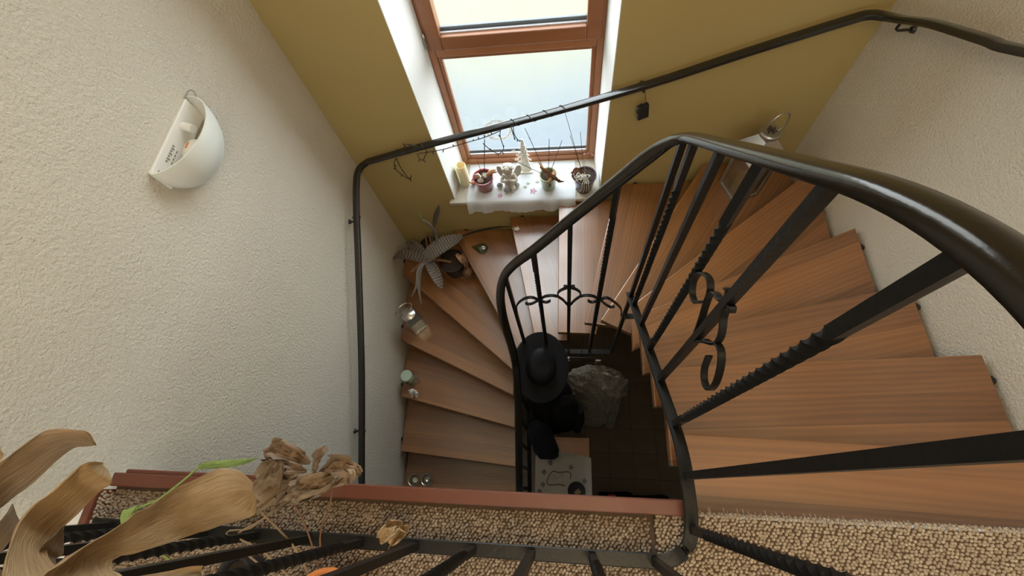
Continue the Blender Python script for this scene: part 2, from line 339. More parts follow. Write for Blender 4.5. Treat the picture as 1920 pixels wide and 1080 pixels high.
    def build(s, name, mat, parent=None, smooth=True, loc=None, rotz=0, bevel=0, kind=None, angle=40):
        me = bpy.data.meshes.new(name); base = ORG.get(parent.name, Vector((0, 0, 0))) if parent else Vector((0, 0, 0))
        loc = Vector(loc) if loc is not None else (base if parent else Vector((0, 0, 0)))
        Rm = Matrix.Rotation(-rotz, 3, 'Z')
        me.from_pydata([Rm @ (v - loc) for v in s.v], [], s.f)
        for k, vals in s.at.items():
            vals = vals + [0.0] * (len(s.v) - len(vals)); a = me.attributes.new(k, 'FLOAT', 'POINT'); a.data.foreach_set('value', vals)
        me.materials.append(MATS[mat])
        if smooth:
            me.polygons.foreach_set('use_smooth', [True] * len(me.polygons))
            me.update(); me.set_sharp_from_angle(angle=math.radians(angle))
        me.update()
        o = bpy.data.objects.new(name, me); C.objects.link(o)
        if parent: o.parent = parent
        o.location = loc - base; o.rotation_euler = (0, 0, rotz)
        ORG[o.name] = loc
        if bevel:
            bm = o.modifiers.new('bevel', 'BEVEL'); bm.width = bevel; bm.segments = 2; bm.limit_method = 'ANGLE'; bm.angle_limit = math.radians(35)
        if kind: o['kind'] = kind
        return o
def empty(name, loc=(0, 0, 0)):
    o = bpy.data.objects.new(name, None); C.objects.link(o); o.location = loc; o.empty_display_size = 0.1; ORG[o.name] = Vector(loc); return o
def tag(o, label, cat=None, group=None, kind=None):
    o['label'] = label
    if cat: o['category'] = cat
    if group: o['group'] = group
    if kind: o['kind'] = kind
    return o
def structure(o): o['kind'] = 'structure'; return o
def one(fn, *a):
    m = MB(); getattr(m, fn)(*a); return m
def smooth_path(pts, n=6):
    """Catmull-Rom through the points (tuples of any length)"""
    P = [list(p) for p in pts]; P = [[2 * a - b_ for a, b_ in zip(P[0], P[1])]] + P + [[2 * a - b_ for a, b_ in zip(P[-1], P[-2])]]
    out = []
    for i in range(1, len(P) - 2):
        for k in range(n):
            t = k / n; a, b_, c, d = P[i - 1], P[i], P[i + 1], P[i + 2]
            out.append([0.5 * (2 * q1 + (q2 - q0) * t + (2 * q0 - 5 * q1 + 4 * q2 - q3) * t * t + (3 * q1 - q0 - 3 * q2 + q3) * t ** 3) for q0, q1, q2, q3 in zip(a, b_, c, d)])
    out.append(P[-2]); return out
def rrect(w, h, r, n=3):
    out = []
    for cx_, cy_, a0 in ((w / 2 - r, h / 2 - r, 0), (-w / 2 + r, h / 2 - r, 90), (-w / 2 + r, -h / 2 + r, 180), (w / 2 - r, -h / 2 + r, 270)):
        for k in range(n + 1):
            a = math.radians(a0 + 90 * k / n); out.append((cx_ + r * math.cos(a), cy_ + r * math.sin(a)))
    return out

# ================================================================== the room
WT = 2.34                                            # outer face of the window wall
def wallobj(name, mat, fn):
    m = MB(); fn(m); o = m.build(name, mat, smooth=False); return structure(o)
wallobj('wall_left', 'white_plaster', lambda m: m.box(XL - 0.25, XL, YF, WT, ZG, ZC))
wallobj('wall_right', 'white_plaster', lambda m: m.box(XR, XR + 0.25, YF, WT, ZG, ZC))
def wb(m):
    m.prism([(XL, YB), (WX0, YB), (-0.761, 2.203), (-0.761, WT), (XL, WT)], ZG, ZC)
    m.prism([(WX1, YB), (XR, YB), (XR, WT), (0.227, WT), (0.227, 2.203)], ZG, ZC)
    m.prism([(WX0, YB), (WX1, YB), (0.227, 2.203), (0.227, WT), (-0.761, WT), (-0.761, 2.203)], ZG, SILL - 0.03)
    m.prism([(WX0, YB), (WX1, YB), (0.227, 2.203), (0.227, WT), (-0.761, WT), (-0.761, 2.203)], WZ1, ZC)
wallobj('wall_back', 'yellow_paint', wb)
def rv(m):                                           # white plastered reveal lining
    m.prism([(WX0, YB - 0.001), (WX0 + 0.004, YB - 0.001), (-0.757, 2.203), (-0.761, 2.203)], SILL, WZ1)
    m.prism([(WX1 - 0.004, YB - 0.001), (WX1, YB - 0.001), (0.227, 2.203), (0.223, 2.203)], SILL, WZ1)
    m.prism([(WX0 + 0.004, YB), (WX1 - 0.004, YB), (0.223, 2.203), (-0.757, 2.203)], WZ1 - 0.004, WZ1)
wallobj('trim_1', 'smooth_white', rv)
wallobj('ceiling', 'ceiling_white', lambda m: m.box(XL - 0.25, XR + 0.25, YF - 0.25, WT, ZC, ZC + 0.2))
def wf(m):                                           # wall behind the viewer, with an opening for the added hall window
    m.box(XL, XR, YF - 0.25, YF, ZG, 0.75); m.box(XL, XR, YF - 0.25, YF, 1.95, ZC)
    m.box(XL, -0.95, YF - 0.25, YF, 0.75, 1.95); m.box(0.55, XR, YF - 0.25, YF, 0.75, 1.95)
wallobj('wall_front', 'white_plaster', wf)
w2 = structure(empty('added_window', (-0.2, YF - 0.12, 0.75)))  # unseen window added to bring daylight in from behind
m = MB()
for a in ((-0.95, -0.88, 0.75, 1.95), (0.48, 0.55, 0.75, 1.95), (-0.235, -0.165, 0.82, 1.88), (-0.88, 0.48, 0.75, 0.82), (-0.88, 0.48, 1.88, 1.95)):
    m.box(a[0], a[1], YF - 0.16, YF - 0.09, a[2], a[3])
m.build('frame', 'window_wood', w2, smooth=False, bevel=0.004)
for x0, x1 in ((-0.88, -0.235), (-0.165, 0.48)):
    one('box', x0, x1, YF - 0.13, YF - 0.124, 0.82, 1.88).build('pane', 'glass_clear', w2, smooth=False)
# ground floor with its tiles
fl = wallobj('floor', 'grout', lambda m: m.box(XL - 0.25, XR + 0.25, YF, WT, ZG - 0.15, ZG - 0.004))
tm = MB(); tm.box(-0.0985, 0.0985, -0.0985, 0.0985, -0.010, 0.0); tile0 = None
for i in range(13):
    for j in range(13):
        x = -1.13 + 0.2 * i; y = -0.62 + 0.2 * j
        if x > XR - 0.1: continue
        if tile0 is None:
            tile0 = tm.build('tile', 'floor_tile', fl, smooth=False); o = tile0
        else:
            o = bpy.data.objects.new('tile', tile0.data); C.objects.link(o); o.parent = fl
        o.location = (x, y, ZG + R.uniform(-0.0006, 0.0006))
# upper landing
wallobj('floor_landing', 'smooth_white', lambda m: m.box(XL, XR, YF, -0.0525, -0.27, -0.0125))
def t2(m):
    m.box(-1.235, 0.272, -0.052, -0.018, -0.06, 0.022); m.box(-1.21, -0.62, -0.020, -0.008, -0.05, 0.012)
o = MB(); t2(o); structure(o.build('trim_2', 'trim_wood', smooth=False, bevel=0.003))
# skirting with a carpet strip along the left side of the landing
bb = structure(empty('baseboard_left', (-1.23, -0.6, 0)))
m = MB(); m.box(-1.243, -1.228, -1.2, -0.06, -0.012, 0.052); m.box(-1.243, -1.222, -1.2, -0.06, 0.052, 0.060); m.build('board', 'trim_wood', bb, smooth=False, bevel=0.002)
def loops(m, x0, x1, y0, y1, z, tone, fn=None, pu=0.0088, pv=0.0066, hgt=0.0055):
    """rows of yarn loops; fn maps (u, v, lift) on the piece to a point"""
    fn = fn or (lambda u, v, h_: Vector((u, v, z + h_)))
    nv = int((y1 - y0) / pv); nu = int((x1 - x0) / pu)
    for j in range(nv):
        for i in range(nu):
            u = x0 + (i + 0.5 * (j % 2) + R.uniform(-.3, .3)) * pu; v = y0 + (j + R.uniform(-.28, .28)) * pv
            a = 0.7 + R.uniform(-.5, .5); ca, sa = math.cos(a), math.sin(a); tn = max(0, min(1, tone + R.gauss(0, .17)))
            vs = []; hh = hgt * R.uniform(.8, 1.15)
            for (k, hz) in ((1.0, 0.05), (0.8, 0.72)):
                for q in range(6):
                    t_ = q * PI / 3; ex = 0.0047 * k * math.cos(t_); ey = 0.0036 * k * math.sin(t_)
                    vs.append(fn(u + ex * ca - ey * sa, v + ex * sa + ey * ca, hh * hz))
            vs.append(fn(u, v, hh))
            fs = [(q, (q + 1) % 6, 6 + (q + 1) % 6, 6 + q) for q in range(6)] + [(6 + q, 6 + (q + 1) % 6, 12) for q in range(6)]
            m.add(vs, fs, tone=[tn] * 13)
m = MB(); loops(m, -0.6, -0.06, 0.0, 0.052, 0, 0.8, fn=lambda u, v, h_: Vector((-1.228 + h_, u, v)))
m.build('carpet_strip', 'carpet_loop', bb, kind='stuff', angle=80)
# carpet on the landing, two pieces laid edge to edge
ca_ = tag(empty('landing_carpet', (-0.5, -0.6, 0)), 'brown loop-pile carpet on the landing behind the reddish edge board', 'carpet', kind='stuff')
one('box', -1.228, 0.2055, YF, -0.0525, -0.012, 0.003).build('backing', 'carpet_back', ca_, smooth=False)
m = MB(); loops(m, -1.222, 0.196, -0.34, -0.054, 0.003, 0.38); m.build('pile', 'carpet_loop', ca_, kind='stuff', angle=80)
cb_ = tag(empty('carpet_runner', (0.8, -0.6, 0)), 'lighter beige loop-pile carpet with rolled edge above the first wooden stair', 'carpet', kind='stuff')
one('box', 0.206, XR - 0.002, YF, -0.052, -0.012, 0.012).build('backing', 'carpet_back', cb_, smooth=False)
def roll(u, v, h_):                                  # the pile runs over the edge and down
    if v < -0.056: return Vector((u, v, 0.011 + h_))
    a = min((v + 0.056) / 0.012, PI / 2 * 1.1); r_ = 0.012 + h_
    return Vector((u, -0.056 + math.sin(a) * r_, -0.001 + math.cos(a) * r_))
m = MB(); loops(m, 0.206, 1.37, -0.34, -0.036, 0, 0.72, fn=roll); m.build('pile', 'carpet_loop', cb_, kind='stuff', angle=80)
m = MB()
for k in range(90):                                  # frayed threads along the rolled edge
    x = 0.29 + 1.08 * (k / 90) + R.uniform(-.004, .004); l = 0.006 + 0.012 * max(0, 1 - k / 60) * R.random()
    m.tube([(x, -0.046, 0.006), (x + R.uniform(-.002, .002), -0.046 + l, 0.001)], 0.0006, 4)
m.build('frayed_thread', 'linen', cb_, kind='stuff')

# ------------------------------------------------------------------ window with sill
w1 = structure(empty('window_1', (-0.27, 2.25, SILL)))
def bars(m, x0, x1, z0, z1, tx, tz0, tz1, y0, y1):
    m.box(x0, x0 + tx, y0, y1, z0, z1); m.box(x1 - tx, x1, y0, y1, z0, z1)
    m.box(x0 + tx, x1 - tx, y0, y1, z0, z0 + tz0); m.box(x0 + tx, x1 - tx, y0, y1, z1 - tz1, z1)
m = MB(); bars(m, -0.757, 0.223, SILL, WZ1, 0.040, 0.050, 0.05, 2.205, 2.285); m.box(-0.717, 0.183, 2.205, 2.285, -0.475, -0.395)
m.build('frame', 'window_wood', w1, smooth=False, bevel=0.004)
m = MB(); bars(m, -0.718, 0.184, SILL + 0.05, -0.475, 0.024, 0.026, 0.024, 2.215, 2.25); m.build('glazing_bead', 'window_wood', w1, smooth=False, bevel=0.005)
m = MB(); bars(m, -0.742, 0.206, -0.425, WZ1 - 0.02, 0.080, 0.080, 0.08, 2.190, 2.262); m.build('sash', 'window_wood', w1, smooth=False, bevel=0.006)
for x0, x1, z0, z1, y in ((-0.695, 0.162, SILL + 0.075, -0.498, 2.24), (-0.663, 0.127, -0.347, WZ1 - 0.1, 2.232)):
    g = one('box', x0, x1, y, y + 0.005, z0, z1).build('pane', 'window_glass', w1, smooth=False)
    one('box', x0, x1, y + 0.006, y + 0.02, z0, z0 + 0.028).build('spacer_bar', 'gasket', g, smooth=False)
    one('box', x0, x1, y - 0.014, y - 0.001, z0, z0 + 0.010).build('sealing_strip', 'alu_strip', g, smooth=False)
m = MB(); m.box(-0.752, -0.742, 2.178, 2.19, -0.40, -0.31); m.tube([(-0.747, 2.18, -0.40), (-0.747, 2.18, -0.33)], 0.008, 8)
m.build('hinge', 'silver', w1)
m = MB(); m.prism([(-0.835, 1.852), (0.285, 1.852), (0.285, YB), (0.252, YB), (0.224, 2.206), (-0.758, 2.206), (-0.80, YB), (-0.835, YB)], SILL - 0.030, SILL)
sl = m.build('window_sill', 'stone_white', w1, smooth=False, bevel=0.006)
sl['label'] = 'pale stone window sill'
# yard seen through the panes
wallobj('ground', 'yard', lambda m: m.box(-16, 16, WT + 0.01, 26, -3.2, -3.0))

# ================================================================== staircase
ST = tag(empty('staircase', (0, 0.9, ZG)), 'winding open staircase of brown wooden treads turning round the dark well', 'staircase')
IR, IB, IL, OR_, OB, OL = 0.335, 0.883, -0.395, 1.355, 1.873, -1.352
TR = [  # front-inner, front-outer, (outer corner), rear-outer, rear-inner
    [(IR, .154), (OR_, .126), (OR_, -.12), (IR, -.10)],
    [(IR, .392), (OR_, .451), (OR_, .05), (IR, .073)],
    [(IR, .560), (OR_, .783), (OR_, .36), (IR, .287)],
    [(IR, .728), (OR_, 1.162), (OR_, .69), (IR, .453)],
    [(IR, .844), (OR_, 1.647), (OR_, 1.06), (IR - .01, .611)],
    [(.195, .834), (.870, OB), (OR_, OB), (OR_, 1.54), (.349, .756)],
    [(.115, IB), (.357, OB), (.97, OB), (.29, .86)],
    [(-.044, IB), (-.036, OB), (.45, OB), (.194, .875)],
    [(-.199, .886), (-.415, OB), (.05, OB), (.034, .886)],
    [(-.335, .868), (-.918, OB), (-.33, OB), (-.12, .884)],
    [(-.388, .771), (OL, 1.566), (OL, OB), (-.83, OB), (-.28, .872)],
    [(IL, .617), (OL, 1.050), (OL, 1.68), (IL, .84)],
    [(IL, .402), (OL, .622), (OL, 1.13), (IL, .70)],
    [(IL, .124), (OL, .207), (OL, .70), (IL, .49)],
    [(IL, -.155), (OL, -.175), (OL, .29), (IL, .21)]]
for k, poly in enumerate(TR):
    z = -(k + 1) * RISE
    a = Vector(poly[1]) - Vector(poly[0]); ang = math.atan2(a.y, a.x)
    cx_ = sum(q[0] for q in poly) / len(poly); cy_ = sum(q[1] for q in poly) / len(poly)
    pl = poly if sum(poly[i][0] * poly[(i + 1) % len(poly)][1] - poly[(i + 1) % len(poly)][0] * poly[i][1] for i in range(len(poly))) > 0 else poly[::-1]
    m = MB(); m.prism(pl, z - 0.044, z)
    t_ = m.build('tread', 'tread_wood', ST, smooth=False, loc=(cx_, cy_, z), rotz=ang, bevel=0.004)
    # wall bolt near the front-outer corner, tucked under the tread end
    f0, f1 = Vector(poly[1]), Vector(poly[2])
    if k == 5: f0, f1 = Vector(poly[2]), Vector(poly[3])
    p0 = f0.lerp(f1, 0.2 if k != 10 else .45); 
    out = Vector((1, 0)) if p0.x > 1.3 else (Vector((-1, 0)) if p0.x < -1.3 else Vector((0, 1)))
    mb = MB(); q = Vector((p0.x, p0.y, z - 0.022)); e = Vector((out.x, out.y, 0))
    mb.tube([q - e * 0.02, q + e * 0.022], 0.011, 10); mb.tube([q + e * 0.004, q + e * 0.013], 0.017, 10)
    bo = mb.build('wall_bolt', 'black_plastic', None)
    bo.parent = t_; bo.matrix_parent_inverse = (Matrix.Translation(Vector((cx_, cy_, z))) @ Matrix.Rotation(ang, 4, 'Z')).inverted()

# ================================================================== wrought iron balustrade
BA = tag(empty('balustrade', (0.2, 0.3, 0)), 'black wrought iron balustrade with twisted bars and scrolls round the stair well', 'railing')
HR = [(-1.18, -.14, .955, 0), (-.5, -.14, .955, 0), (.14, -.14, .955, 0), (.225, -.128, .955, 22), (.27, -.08, .955, 65), (.278, -.02, .953, 90), (.278, .06, .945, 90),
      (.278, .145, .915, 90), (.278, .235, .857, 90), (.278, .344, .76, 90), (.278, .535, .583, 90), (.278, .66, .466, 90), (.274, .722, .405, 100), (.250, .752, .362, 145), (.21, .757, .312, 180),
      (.147, .757, .222, 180), (.019, .757, .036, 180), (-.103, .757, -.145, 180), (-.19, .757, -.262, 180), (-.243, .748, -.36, 198), (-.268, .712, -.46, 228), (-.274, .678, -.59, 252),
      (-.273, .656, -.75, 265), (-.271, .635, -.95, 270), (-.27, .59, -1.15, 270), (-.27, .49, -1.28, 270), (-.27, .3, -1.41, 270), (-.27, 0, -1.57, 270), (-.27, -.3, -1.75, 270)]
sp_ = smooth_path(HR, 5)
m = MB(); m.sweep([q[:3] for q in sp_], [(-math.sin(math.radians(q[3])), math.cos(math.radians(q[3])), 0) for q in sp_],
    [(0.021 * x, y) for x, y in ((1, -.004), (.97, .002), (.8, .0075), (.5, .0105), (0, .0118), (-.5, .0105), (-.8, .0075), (-.97, .002), (-1, -.004), (-.93, -.009), (-.6, -.0105), (.6, -.0105), (.93, -.009))])
m.build('handrail', 'rail_iron', BA, angle=50)
FLAT = rrect(0.030, 0.010, 0.002, 1)
def flatrail(pts, n=5):
    q = smooth_path(pts, n); m = MB(); m.sweep([a[:3] for a in q], [(-math.sin(math.radians(a[3])), math.cos(math.radians(a[3])), 0) for a in q], FLAT)
    return m.build('bottom_rail', 'iron', BA, angle=30)
flatrail([(.278, .77, -.575, 90), (.278, .75, -.556, 90), (.278, .556, -.372, 90), (.278, .3, -.142, 90), (.278, .158, -.015, 90), (.278, .08, .038, 90), (.278, .02, .052, 90), (.277, -.06, .052, 90), (.262, -.112, .05, 130), (.215, -.14, .045, 170), (.16, -.14, .043, 180)])
flatrail([(.192, -.14, .058, 180), (-.3, -.14, .058, 180), (-1.2, -.14, .058, 180)], 2)
flatrail([(.278, .752, -1.42, 180), (0, .752, -1.42, 180), (-.24, .752, -1.42, 180), (-.27, .70, -1.44, 250), (-.27, .60, -1.75, 270), (-.27, .5, -2.0, 270), (-.27, .3, -2.2, 270), (-.27, -.25, -2.5, 270)])
def bar(x, y, z0, z1, twist=False, w=0.016, rot=0.0):
    m = MB(); prof = [(w / 2, w / 2), (-w / 2, w / 2), (-w / 2, -w / 2), (w / 2, -w / 2)]; rs = []
    L_ = z1 - z0
    if not twist: zs = [(z0, 0), (z1, 0)]
    else:
        a, b_ = z0 + min(.11, L_ * .12), z1 - min(.17, L_ * .2); N = max(8, int((b_ - a) / 0.0045)); turns = (b_ - a) / 0.105
        zs = [(z0, 0)] + [(a + (b_ - a) * i / N, 2 * PI * turns * i / N) for i in range(N + 1)] + [(z1, 2 * PI * turns)]
    for z, an in zs:
        an += rot; c_, s_ = math.cos(an), math.sin(an)
        rs.append([(x + q[0] * c_ - q[1] * s_, y + q[0] * s_ + q[1] * c_, z) for q in prof])
    m.rings(rs); return m.build('baluster', 'iron', BA, angle=35)
def railz(x, y, lo=None):
    best = min(sp_, key=lambda q: (q[0] - x) ** 2 + (q[1] - y) ** 2); return best[2] - 0.006
bar(.278, .748, -1.42, .37)                                             # corner post
for y, zb, tw in ((.683, -.493, 1), (.556, -.37, 0), (.429, -.26, 1), (.300, -.14, 0), (.158, -.013, 1), (.034, .05, 0), (-.076, .05, 1)):
    bar(.278, y, zb, railz(.278, y), tw)
for i in range(11):                                                     # along the landing
    x = .19 - .1335 * i; bar(x, -.14, .06, .95, i % 2 == 1)
for x, zt, tw in ((.147, .216, 1), (.019, .03, 0), (-.11, -.155, 1), (-.235, -.34, 0)):
    bar(x, .755, -1.42, zt, tw)
for i, y in enumerate((.60, .475, .35, .225, .10, -.025, -.15)):
    zt = railz(-.27, y); bar(-.27, y, zt - (1.0 if i == 0 else .86), zt, i % 2 == 1)
def strap(name, pts, plane, val, w=0.014, th=0.005):
    q = smooth_path(pts, 5); m = MB()
    if plane == 'y': P = [(a[0], val, a[1]) for a in q]; sd = [(0, 1, 0)] * len(q)
    else: P = [(val, a[0], a[1]) for a in q]; sd = [(1, 0, 0)] * len(q)
    m.sweep(P, sd, rrect(w, th, 0.0012, 1)); return m
def scroll(parts, plane, val):
    m = MB()
    for p_ in parts:
        s_ = strap('', p_, plane, val); m.add(s_.v, s_.f)
    return m.build('scroll', 'iron', BA, angle=40)
cx0 = .019
def mir(L): return [(2 * cx0 - a, b_) for a, b_ in L]
on = [(.018, -.682), (-.006, -.612), (-.029, -.565), (-.026, -.522), (-.007, -.491), (.008, -.479), (.006, -.462), (-.002, -.465), (.001, -.474)]
sd_ = [(-.029, -.568), (-.057, -.558), (-.088, -.570), (-.103, -.600), (-.098, -.626), (-.081, -.635), (-.064, -.618)]
ou = [(-.118, -.603), (-.145, -.578), (-.176, -.590), (-.208, -.637), (-.224, -.692), (-.228, -.769)]
oc = [(-.118, -.612), (-.147, -.649), (-.168, -.656), (-.178, -.645)]
scroll([on, sd_, ou, oc], 'y', .755)
scroll([mir(on), mir(sd_), [(.157, -.603), (.182, -.585), (.216, -.630), (.248, -.692), (.262, -.744), (.266, -.802)], [(.157, -.612), (.184, -.664), (.208, -.694), (.224, -.686)]], 'y', .755)
L1 = [(.300, .24), (.318, .297), (.336, .345), (.353, .388), (.374, .396), (.398, .374), (.415, .338), (.416, .300), (.396, .280), (.372, .291), (.357, .328)]
L2 = [(.322, .320), (.339, .351), (.347, .378), (.344, .404), (.333, .421), (.318, .433), (.310, .450), (.309, .468), (.316, .479), (.322, .472)]
mi = lambda L: [(.6 - a, b_) for a, b_ in L]
scroll([L1, L2], 'x', .278); scroll([mi(L1), mi(L2)], 'x', .278)
for y in (.73,):                                          # lugs holding the bottom rail to the tread ends
    zz = {.73: -.74, .56: -.56, .38: -.38, .15: -.20}[y]
    one('box', .272, .345, y - .012, y + .012, zz - .012, zz - .004).build('lug', 'iron', BA, smooth=False)

# ================================================================== rail on the walls
WR = tag(empty('wall_handrail', (0, 1.8, -0.6)), 'black steel handrail fixed along the walls, rising past the window', 'handrail')
wx, wy = XL + .07, YB - .07; rx = XR - .07
WP = [(wx, -.35, -1.90, 90), (wx, -.019, -1.737, 90), (wx, .607, -1.466, 90), (wx, 1.218, -1.153, 90), (wx, 1.51, -.997, 90), (wx, 1.70, -.915, 90), (wx + .012, 1.775, -.893, 65), (wx + .055, wy - .006, -.882, 20), (wx + .12, wy, -.862, 0),
      (-.812, wy, -.756, 0), (-.162, wy, -.586, 0), (.403, wy, -.419, 0), (.825, wy, -.271, 0), (1.17, wy, -.155, 0), (1.25, wy - .006, -.130, -15), (1.295, wy - .045, -.115, -60), (rx, 1.70, -.075, -90), (rx, 1.551, .011, -90), (rx, 1.318, .12, -90), (rx, 1.188, .182, -90), (rx, .6, .52, -90), (rx, .2, .75, -90)]
q = smooth_path(WP, 5); m = MB(); m.sweep([a[:3] for a in q], [(-math.sin(math.radians(a[3])), math.cos(math.radians(a[3])), 0) for a in q], rrect(.040, .026, .007, 2))
m.build('rail', 'wall_rail_black', WR, angle=35)
def bracket(p, out, drop=.045):
    p = Vector(p); e = Vector(out); q_ = [p - Vector((0, 0, .008)), p - Vector((0, 0, drop - .008)), p - Vector((0, 0, drop)) + e * .01, p - Vector((0, 0, drop)) + e * .069]
    m = MB(); m.tube(q_, .006, 8); b_ = m.build('bracket', 'wall_rail_black', WR)
    m = MB(); m.tube([q_[3] - e * .012, q_[3]], [.012, .016], 12); m.build('rose', 'wall_rail_black', b_)
bracket((wx, 1.49, -1.005), (-1, 0, 0)); bracket((wx, .27, -1.61), (-1, 0, 0)); bracket((.40, wy, -.42), (0, 1, 0)); bracket((rx, 1.70, -.075), (1, 0, 0)); bracket((rx, .75, .43), (1, 0, 0))
for p in ((wx, 1.49, -1.005), (wx, .27, -1.61)):
    m = MB(); m.tube([(p[0] - .024, p[1], p[2] + .002), (p[0] + .028, p[1], p[2] + .002)], .006, 8); m.build('cross_bolt', 'wall_rail_black', WR)

# ================================================================== unseen ceiling lamp added over the landing to warm the walls
CL = tag(empty('added_ceiling_lamp', (0.25, -0.55, ZC)), 'unseen opal glass ceiling lamp added for warm light above the landing', 'lamp')
m = MB(); m.lathe([(.0, -.002), (.07, -.002), (.07, -.03), (.05, -.035)], 24, (.25, -.55, ZC)); m.build('canopy', 'lamp_white', CL)
m, t, b = nt('lamp_glow'); b.inputs['Emission Color'].default_value = (1, .78, .5, 1); b.inputs['Emission Strength'].default_value = 1.0; b.inputs['Base Color'].default_value = (.8, .8, .75, 1)
m = MB(); m.lathe([(.05, -.035), (.12, -.06), (.15, -.11), (.13, -.16), (.07, -.19), (.001, -.20)], 24, (.25, -.55, ZC)); m.build('globe', 'lamp_glow', CL)
LAMP = bpy.data.lights.new('added_warm_light', 'POINT'); LAMP.energy = 42; LAMP.color = (1, .77, .48); LAMP.shadow_soft_size = .3
lo = bpy.data.objects.new('added_warm_light', LAMP); C.objects.link(lo); lo.location = (.25, -.55, ZC - .52)
# ================================================================== wall lamp
LY0, LY1, LZ = .885, 1.245, .172; lyc = (LY0 + LY1) / 2; lr = (LY1 - LY0) / 2
WL = tag(empty('wall_lamp', (XL, lyc, LZ - .1)), 'white half-bowl glass uplighter on the rough left wall', 'lamp')
m = MB(); m.hexa([(XL, LY0 + .004, LZ - .085), (XL + .012, LY0 + .004, LZ - .085), (XL + .012, LY1 - .02, LZ - .085), (XL, LY1 - .02, LZ - .085), (XL, LY0 + .004, LZ + .004), (XL + .012, LY0 + .004, LZ + .004), (XL + .012, LY1 - .02, LZ + .004), (XL, LY1 - .02, LZ + .004)])
bp_ = m.build('back_plate', 'lamp_white', WL, smooth=False, bevel=.003)
m = MB()
for k in range(7):
    y = LY0 + .075 + .011 * k; m.box(XL + .0122, XL + .0126, y, y + .007, LZ - .030 - .004 * (k % 2), LZ - .022)
for k in range(4):
    y = LY0 + .080 + .016 * k; m.box(XL + .0122, XL + .0126, y, y + .011, LZ - .047, LZ - .043)
m.box(XL + .0122, XL + .0126, LY0 + .018, LY0 + .030, LZ - .030, LZ - .014)
m.build('printed_marking', 'print_grey', bp_, smooth=False, kind='stuff')
def shell(r0):
    rs = []
    for i in range(15):
        ph = PI / 2 * i / 14                       # rim to lowest point
        rs.append([(XL + .006 + (.128 - r0) * math.cos(ph) ** .8 * math.sin(a), lyc - (lr - r0) * math.cos(ph) ** .75 * math.cos(a), LZ - (.185 - r0) * math.sin(ph)) for a in [PI * j / 24 for j in range(25)]])
    return rs
m = MB(); a_, b_ = shell(0), shell(.005); m.rings(a_, closed=False); m.rings([r_[::-1] for r_ in b_], closed=False); m.rings([a_[0], b_[0]][::-1], closed=False)
m.build('glass_shade', 'shade_glass', WL, angle=60)
m = MB(); m.tube([(XL + .012, lyc + .06, LZ - .03), (XL + .05, lyc + .05, LZ - .035)], .016, 12); m.build('lamp_holder', 'lamp_white', WL)
m = MB(); m.ball((XL + .062, lyc - .035, LZ - .055), .028, .05, .028, 12); bu = m.build('bulb', 'bulb_frost', WL)
m = MB(); m.box(XL + .058, XL + .066, lyc - .045, lyc - .02, LZ - .0275, LZ - .0265); m.build('bulb_marking', 'orange_mark', bu, smooth=False)
m = MB(); m.tube(smooth_path([(XL + .006, LY1 - .02, LZ + .002), (XL + .012, LY1 + .012, LZ + .008), (XL + .03, LY1 + .014, LZ + .006), (XL + .045, LY1 - .01, LZ)], 4), .0018, 6); m.build('retaining_clip', 'dull_steel', WL)

# ================================================================== things on the window sill
ZS = SILL + .004
# cloth
CX0, CX1 = -.700, .080
m = MB(); rows = []; NU = 90; prof_ = [(2.195 - .335 * k / 14, 0) for k in range(15)] + [(1.850, -.006), (1.843, -.022), (1.840, -.045), (1.838, -.07), (1.837, -.092)]
for s_, dz in ((0, .0045), (1, .0022)):
    g = []
    for k, (y, d) in enumerate(prof_):
        r_ = []
        for i in range(NU + 1):
            x = CX0 + (CX1 - CX0) * i / NU; w_ = .0018 * noise.noise(Vector((x * 14, y * 9, 1.3)))
            hang = max(0, -d) / .092; yy = y - (.010 * (1 + math.sin(x * 34 + 2.2 * math.sin(x * 9))) * hang if k > 15 else 0) + (.0023 if s_ and k > 14 else 0)
            z = ZS + dz - .002 + d + max(0, w_) * (1 if k < 15 else 0)
            if k == len(prof_) - 1: z -= .010 * abs(math.sin(x * 62)) + .012 * noise.noise(Vector((x * 5, 0, 3)))
            xx = x + (.004 * abs(math.sin(y * 62 + d * 62)) * (1 if i == NU else -1) if i in (0, NU) else 0)
            r_.append(Vector((xx, yy, z)))
        g.append(r_)
    rows.append(g)
m.rings(rows[0][::-1], closed=False); m.rings(rows[1], closed=False)
TCL = tag(m.build('tablecloth', 'cloth_white', angle=60), 'white scalloped cloth with small embroidery draped over the window sill', 'cloth')
m = MB()
def flower(m, c, r_, n_, up=(0, 0, 1)):
    for k in range(n_):
        a = 2 * PI * k / n_; q = [c + Vector((math.cos(a + t) * r_ * s_, math.sin(a + t) * r_ * s_, 0)) for t, s_ in ((0, .2), (-.35, .75), (0, 1), (.35, .75), (0, .2))]; m.tube(q, .0016, 5)
flower(m, Vector((px(1000, 359, 2, ZS).x, px(1000, 359, 2, ZS).y, ZS + .004)), .026, 5); flower(m, Vector((-.46, 1.90, ZS + .004)), .02, 5)
m.build('pink_embroidery', 'thread_pink', TCL, kind='stuff')
m = MB()
for dx, dy in ((-.04, .05), (.03, .06), (-.06, .02)):
    c = px(1000, 355, 2, ZS); flower(m, Vector((c.x + dx, c.y + dy, ZS + .004)), .014, 4)
m.build('green_embroidery', 'thread_green', TCL, kind='stuff')
ZT = ZS + .0045
